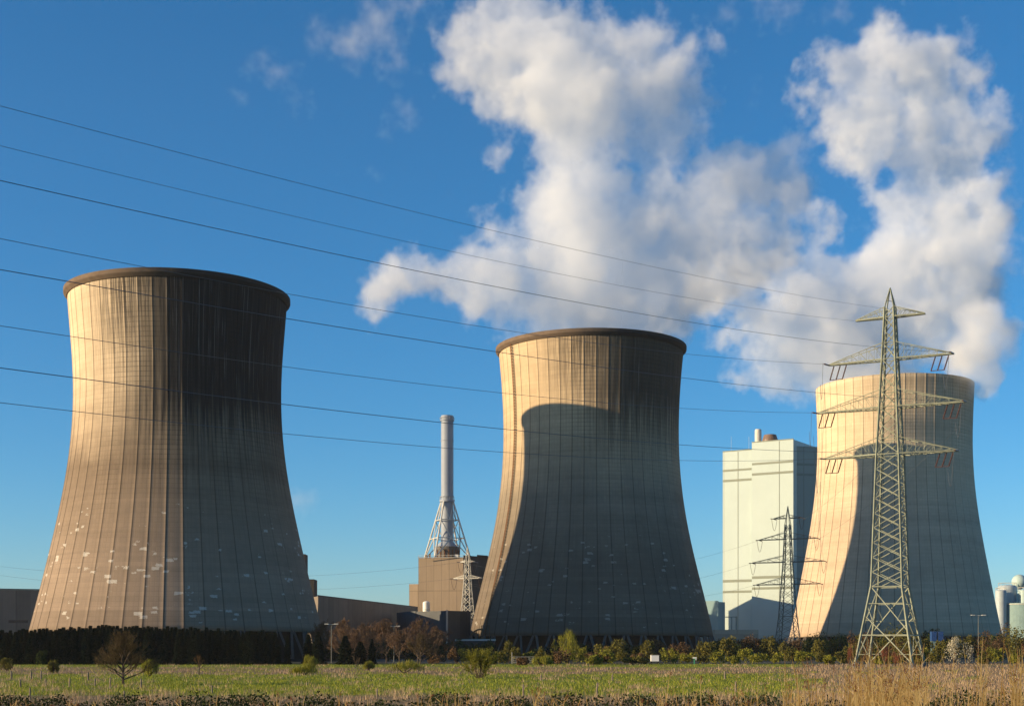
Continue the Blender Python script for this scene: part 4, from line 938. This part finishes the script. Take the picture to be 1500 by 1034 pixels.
# ------------------------------------------------------------------ steam and cloud (volume grids computed by geometry nodes)
def vol_mat(name, dens, aniso=.0):
    m = bpy.data.materials.new(name); m.use_nodes = True; t = m.node_tree; t.nodes.remove(t.nodes['Principled BSDF'])
    pv = t.nodes.new('ShaderNodeVolumePrincipled'); pv.inputs['Color'].default_value = (.955, .975, 1.0, 1); pv.inputs['Density'].default_value = dens; pv.inputs['Anisotropy'].default_value = aniso
    pv.inputs['Density Attribute'].default_value = 'density'
    t.links.new(pv.outputs[0], t.nodes['Material Output'].inputs['Volume']); return m
class GN(NT):
    def __init__(s, name):
        s.t = bpy.data.node_groups.new(name, 'GeometryNodeTree')
    def vm(s, op, a, b=None):
        x = s.n('ShaderNodeVectorMath', operation=op); s.ln(a, x.inputs[0])
        if b is not None: s.ln(b, x.inputs[1])
        return x
def plume(name, blobs, Yc, Ys, res, mat, label, cat, seed=0.0, thr=.27, nk=2.25, yj=10, rdep=.55):
    gg = GN(name); t = gg.t
    t.interface.new_socket('Geometry', in_out='OUTPUT', socket_type='NodeSocketGeometry')
    out = t.nodes.new('NodeGroupOutput'); pos = gg.n('GeometryNodeInputPosition').outputs[0]
    def nzv(scale, det, col, rough=.6, off=0.0):
        p = gg.vm('ADD', pos, (seed * 100 + off, seed * 37.0 + off, 0)).outputs[0]
        x = gg.n('ShaderNodeTexNoise'); gg.ln(p, x.inputs['Vector']); x.inputs['Scale'].default_value = scale; x.inputs['Detail'].default_value = det; x.inputs['Roughness'].default_value = rough
        return x.outputs['Color' if col else 'Fac']
    w1 = gg.vm('SCALE', gg.vm('SUBTRACT', nzv(.028, 2, True), (.5, .5, .5)).outputs[0]); w1.inputs['Scale'].default_value = 26
    w2 = gg.vm('SCALE', gg.vm('SUBTRACT', nzv(.075, 4, True, .65, 50), (.5, .5, .5)).outputs[0]); w2.inputs['Scale'].default_value = 17
    P = gg.vm('ADD', gg.vm('ADD', pos, w1.outputs[0]).outputs[0], w2.outputs[0]).outputs[0]
    rg = random.Random(int(seed * 10) + 3); acc = None; lo = Vector((1e9, 1e9, 1e9)); hi = -lo
    for bl in blobs:
        x, y, r, w = bl[:4]; Yd = Yc + (bl[4] if len(bl) > 4 else rg.uniform(-yj, yj)); c = at(x, y, Yd); rm = r / F * Yd * 1.45; ry = max(rm * rdep, 8)
        lo = Vector(min(a, b) for a, b in zip(lo, c - Vector((rm, ry, rm)))); hi = Vector(max(a, b) for a, b in zip(hi, c + Vector((rm, ry, rm))))
        d = gg.vm('MULTIPLY', gg.vm('SUBTRACT', P, tuple(c)).outputs[0], (1 / rm, 1 / ry, 1 / rm)).outputs[0]
        q = gg.vm('DOT_PRODUCT', d, d).outputs['Value']; q = gg.m('MULTIPLY', gg.m('SUBTRACT', 1.0, q, clamp=True), w)
        acc = q if acc is None else gg.m('ADD', acc, q)
    acc = gg.m('MINIMUM', acc, 1.15)
    nf = nzv(.05, 9, False, .68, 9)
    f = gg.m('SUBTRACT', gg.m('ADD', acc, gg.m('MULTIPLY', gg.m('SUBTRACT', nf, .5), nk * 2)), thr)
    f = gg.m('MULTIPLY', f, 1.7, clamp=True); f = gg.m('MULTIPLY', f, gg.m('GREATER_THAN', acc, .02))
    f = gg.m('POWER', f, 1.3)
    vc = gg.n('GeometryNodeVolumeCube'); gg.ln(f, vc.inputs['Density'])
    ex = Vector((4, 4, 4)); lo -= ex; hi += ex; hi.z = min(hi.z, pz(-70, Yc + 30))
    vc.inputs['Min'].default_value = lo; vc.inputs['Max'].default_value = hi
    for i, a in enumerate('XYZ'): vc.inputs['Resolution ' + a].default_value = max(8, int((hi[i] - lo[i]) / res))
    sm = gg.n('GeometryNodeSetMaterial'); sm.inputs['Material'].default_value = mat
    t.links.new(vc.outputs[0], sm.inputs[0]); t.links.new(sm.outputs[0], out.inputs[0])
    v = bpy.data.volumes.new(name); v.materials.append(mat); v.render.space = 'WORLD'; v.render.step_size = 0
    o_ = bpy.data.objects.new(name, v); COL.objects.link(o_); md = o_.modifiers.new('build', 'NODES'); md.node_group = t
    tag(o_, label, cat, kind='stuff'); return o_
VM = vol_mat('steam', .07)
B2 = [(805, 500, 44, 1, 0), (870, 505, 50, 1, 0), (930, 500, 48, 1, 0), (755, 482, 26, .8, 0), (700, 440, 40, .8), (790, 478, 50, 1, 0), (860, 460, 80, 1, 0), (940, 462, 66, 1, 0), (985, 480, 36, .9, 5), (740, 430, 55, .9), (830, 400, 85, 1), (920, 395, 80, .9), (1000, 420, 62, .65),
      (690, 400, 42, .8), (650, 388, 32, .62), (605, 385, 28, .6), (565, 408, 27, .65), (545, 440, 26, .75), (535, 462, 17, .7), (810, 340, 60, 1), (850, 300, 62, 1), (845, 250, 55, 1), (848, 200, 56, 1),
      (820, 150, 66, 1), (765, 115, 75, 1), (705, 75, 55, .95), (762, 42, 52, .95), (835, 75, 72, .95), (900, 90, 66, .8), (960, 95, 56, .75), (995, 125, 48, .8), (940, 165, 52, .8), (990, 185, 40, .7),
      (880, 150, 60, .8), (960, 265, 42, .5), (1005, 290, 60, .65), (1060, 300, 66, .7), (1115, 285, 56, .75), (1150, 250, 40, .65), (1140, 225, 24, .55), (1060, 370, 66, .65), (1125, 340, 50, .65), (1180, 310, 34, .55),
      (975, 350, 62, .7), (925, 320, 50, .7), (1080, 430, 42, .5), (1022, 480, 30, .5), (760, 205, 20, .38), (737, 235, 16, .38), (735, 340, 22, .5), (970, 50, 40, .75), (1010, 90, 44, .75), (1000, 160, 40, .75), (930, 60, 44, .75), (1050, 240, 40, .65), (1090, 240, 34, .6), (1150, 300, 40, .7), (670, 55, 36, .75), (650, 120, 26, .5), (700, 140, 30, .6), (640, 410, 34, .7), (600, 395, 30, .7), (560, 420, 30, .7), (720, 400, 50, .8), (1010, 370, 40, .5), (1040, 440, 40, .5), (1100, 400, 40, .5), (1150, 380, 34, .45), (1065, 250, 30, .4), (890, 345, 50, .6), (1180, 270, 20, .4), (930, 215, 34, .42), (780, 300, 26, .5), (700, 345, 22, .45)]
B3 = [(1140, 560, 32, .8), (1170, 545, 42, .9), (1205, 505, 62, 1), (1140, 510, 38, .7), (1245, 470, 72, 1), (1300, 440, 72, 1), (1210, 425, 46, .75), (1130, 460, 26, .5), (1360, 400, 76, 1), (1425, 370, 50, .9),
      (1400, 330, 62, .95), (1450, 420, 36, .8), (1335, 350, 56, .9), (1290, 350, 30, .5), (1390, 275, 56, .85), (1345, 240, 46, .85), (1400, 210, 50, .7), (1300, 195, 52, .95), (1245, 155, 48, .85), (1205, 115, 32, .6),
      (1290, 125, 52, .75), (1350, 115, 50, .6), (1400, 110, 44, .5), (1290, 65, 36, .55), (1285, 32, 20, .45), (1430, 90, 28, .4), (1350, 170, 50, .75), (1465, 345, 32, .65), (1235, 215, 34, .5), (1275, 250, 34, .5),
      (1320, 295, 36, .7), (1450, 480, 30, .9), (1390, 478, 50, .9), (1310, 520, 60, 1), (1250, 540, 46, 1), (1190, 375, 24, .35), (1240, 330, 26, .3), (1190, 140, 34, .7), (1230, 90, 34, .65), (1250, 190, 44, .75), (1420, 140, 44, .65), (1440, 200, 36, .65), (1410, 70, 34, .55), (1300, 60, 34, .65), (1450, 270, 34, .65), (1340, 100, 44, .65), (1060, 400, 40, .6), (1110, 420, 46, .65), (1080, 470, 46, .65), (1040, 440, 40, .6), (1110, 530, 40, .6), (1130, 380, 36, .55), (1180, 460, 50, .7), (1170, 440, 40, .6), (1200, 330, 30, .4), (1430, 290, 40, .55), (1440, 220, 30, .4), (1240, 390, 30, .5), (1470, 300, 26, .45), (1250, 100, 30, .45), (1380, 60, 30, .38), (1330, 70, 30, .5), (1480, 390, 22, .4)]
B3b = [(1425, 528, 34, 1, 0), (1437, 548, 22, 1, 0), (1455, 500, 30, 1, 4), (1440, 480, 30, .9, 10), (1400, 520, 20, .8, 14)]
CW = [(475, 45, 30, .5), (530, 60, 38, .55), (580, 88, 30, .5), (560, 20, 34, .5), (620, 20, 28, .45), (440, 150, 22, .5), (405, 105, 26, .45), (375, 95, 20, .4), (592, 165, 22, .45), (575, 190, 14, .42), (545, 255, 12, .35), (500, 258, 10, .38),
      (1130, 0, 36, .42), (1165, 20, 24, .4), (1105, 140, 18, .4), (1230, 10, 24, .36), (445, 735, 24, .5), (425, 733, 14, .5), (1060, 20, 22, .38), (345, 150, 14, .38)]
plume('steam_plume', B2, 549, 60, .62, VM, 'white steam plume rising from the middle cooling tower', 'steam', .0)
plume('steam_plume', B3, 700, 60, .78, VM, 'white steam plume drifting behind and above the far cooling tower', 'steam', .7)
plume('steam_puff', B3b, 622, 30, .6, VM, 'dense steam curl spilling over the right rim of the far cooling tower', 'steam', 1.3, thr=.12, nk=.5, rdep=1.1)
plume('cloud_wisps', CW, 1320, 60, 2.8, vol_mat('thin_cloud', .015), 'thin torn cloud wisps high at the top left of the sky', 'cloud', 2.1, thr=.20, nk=1.3)
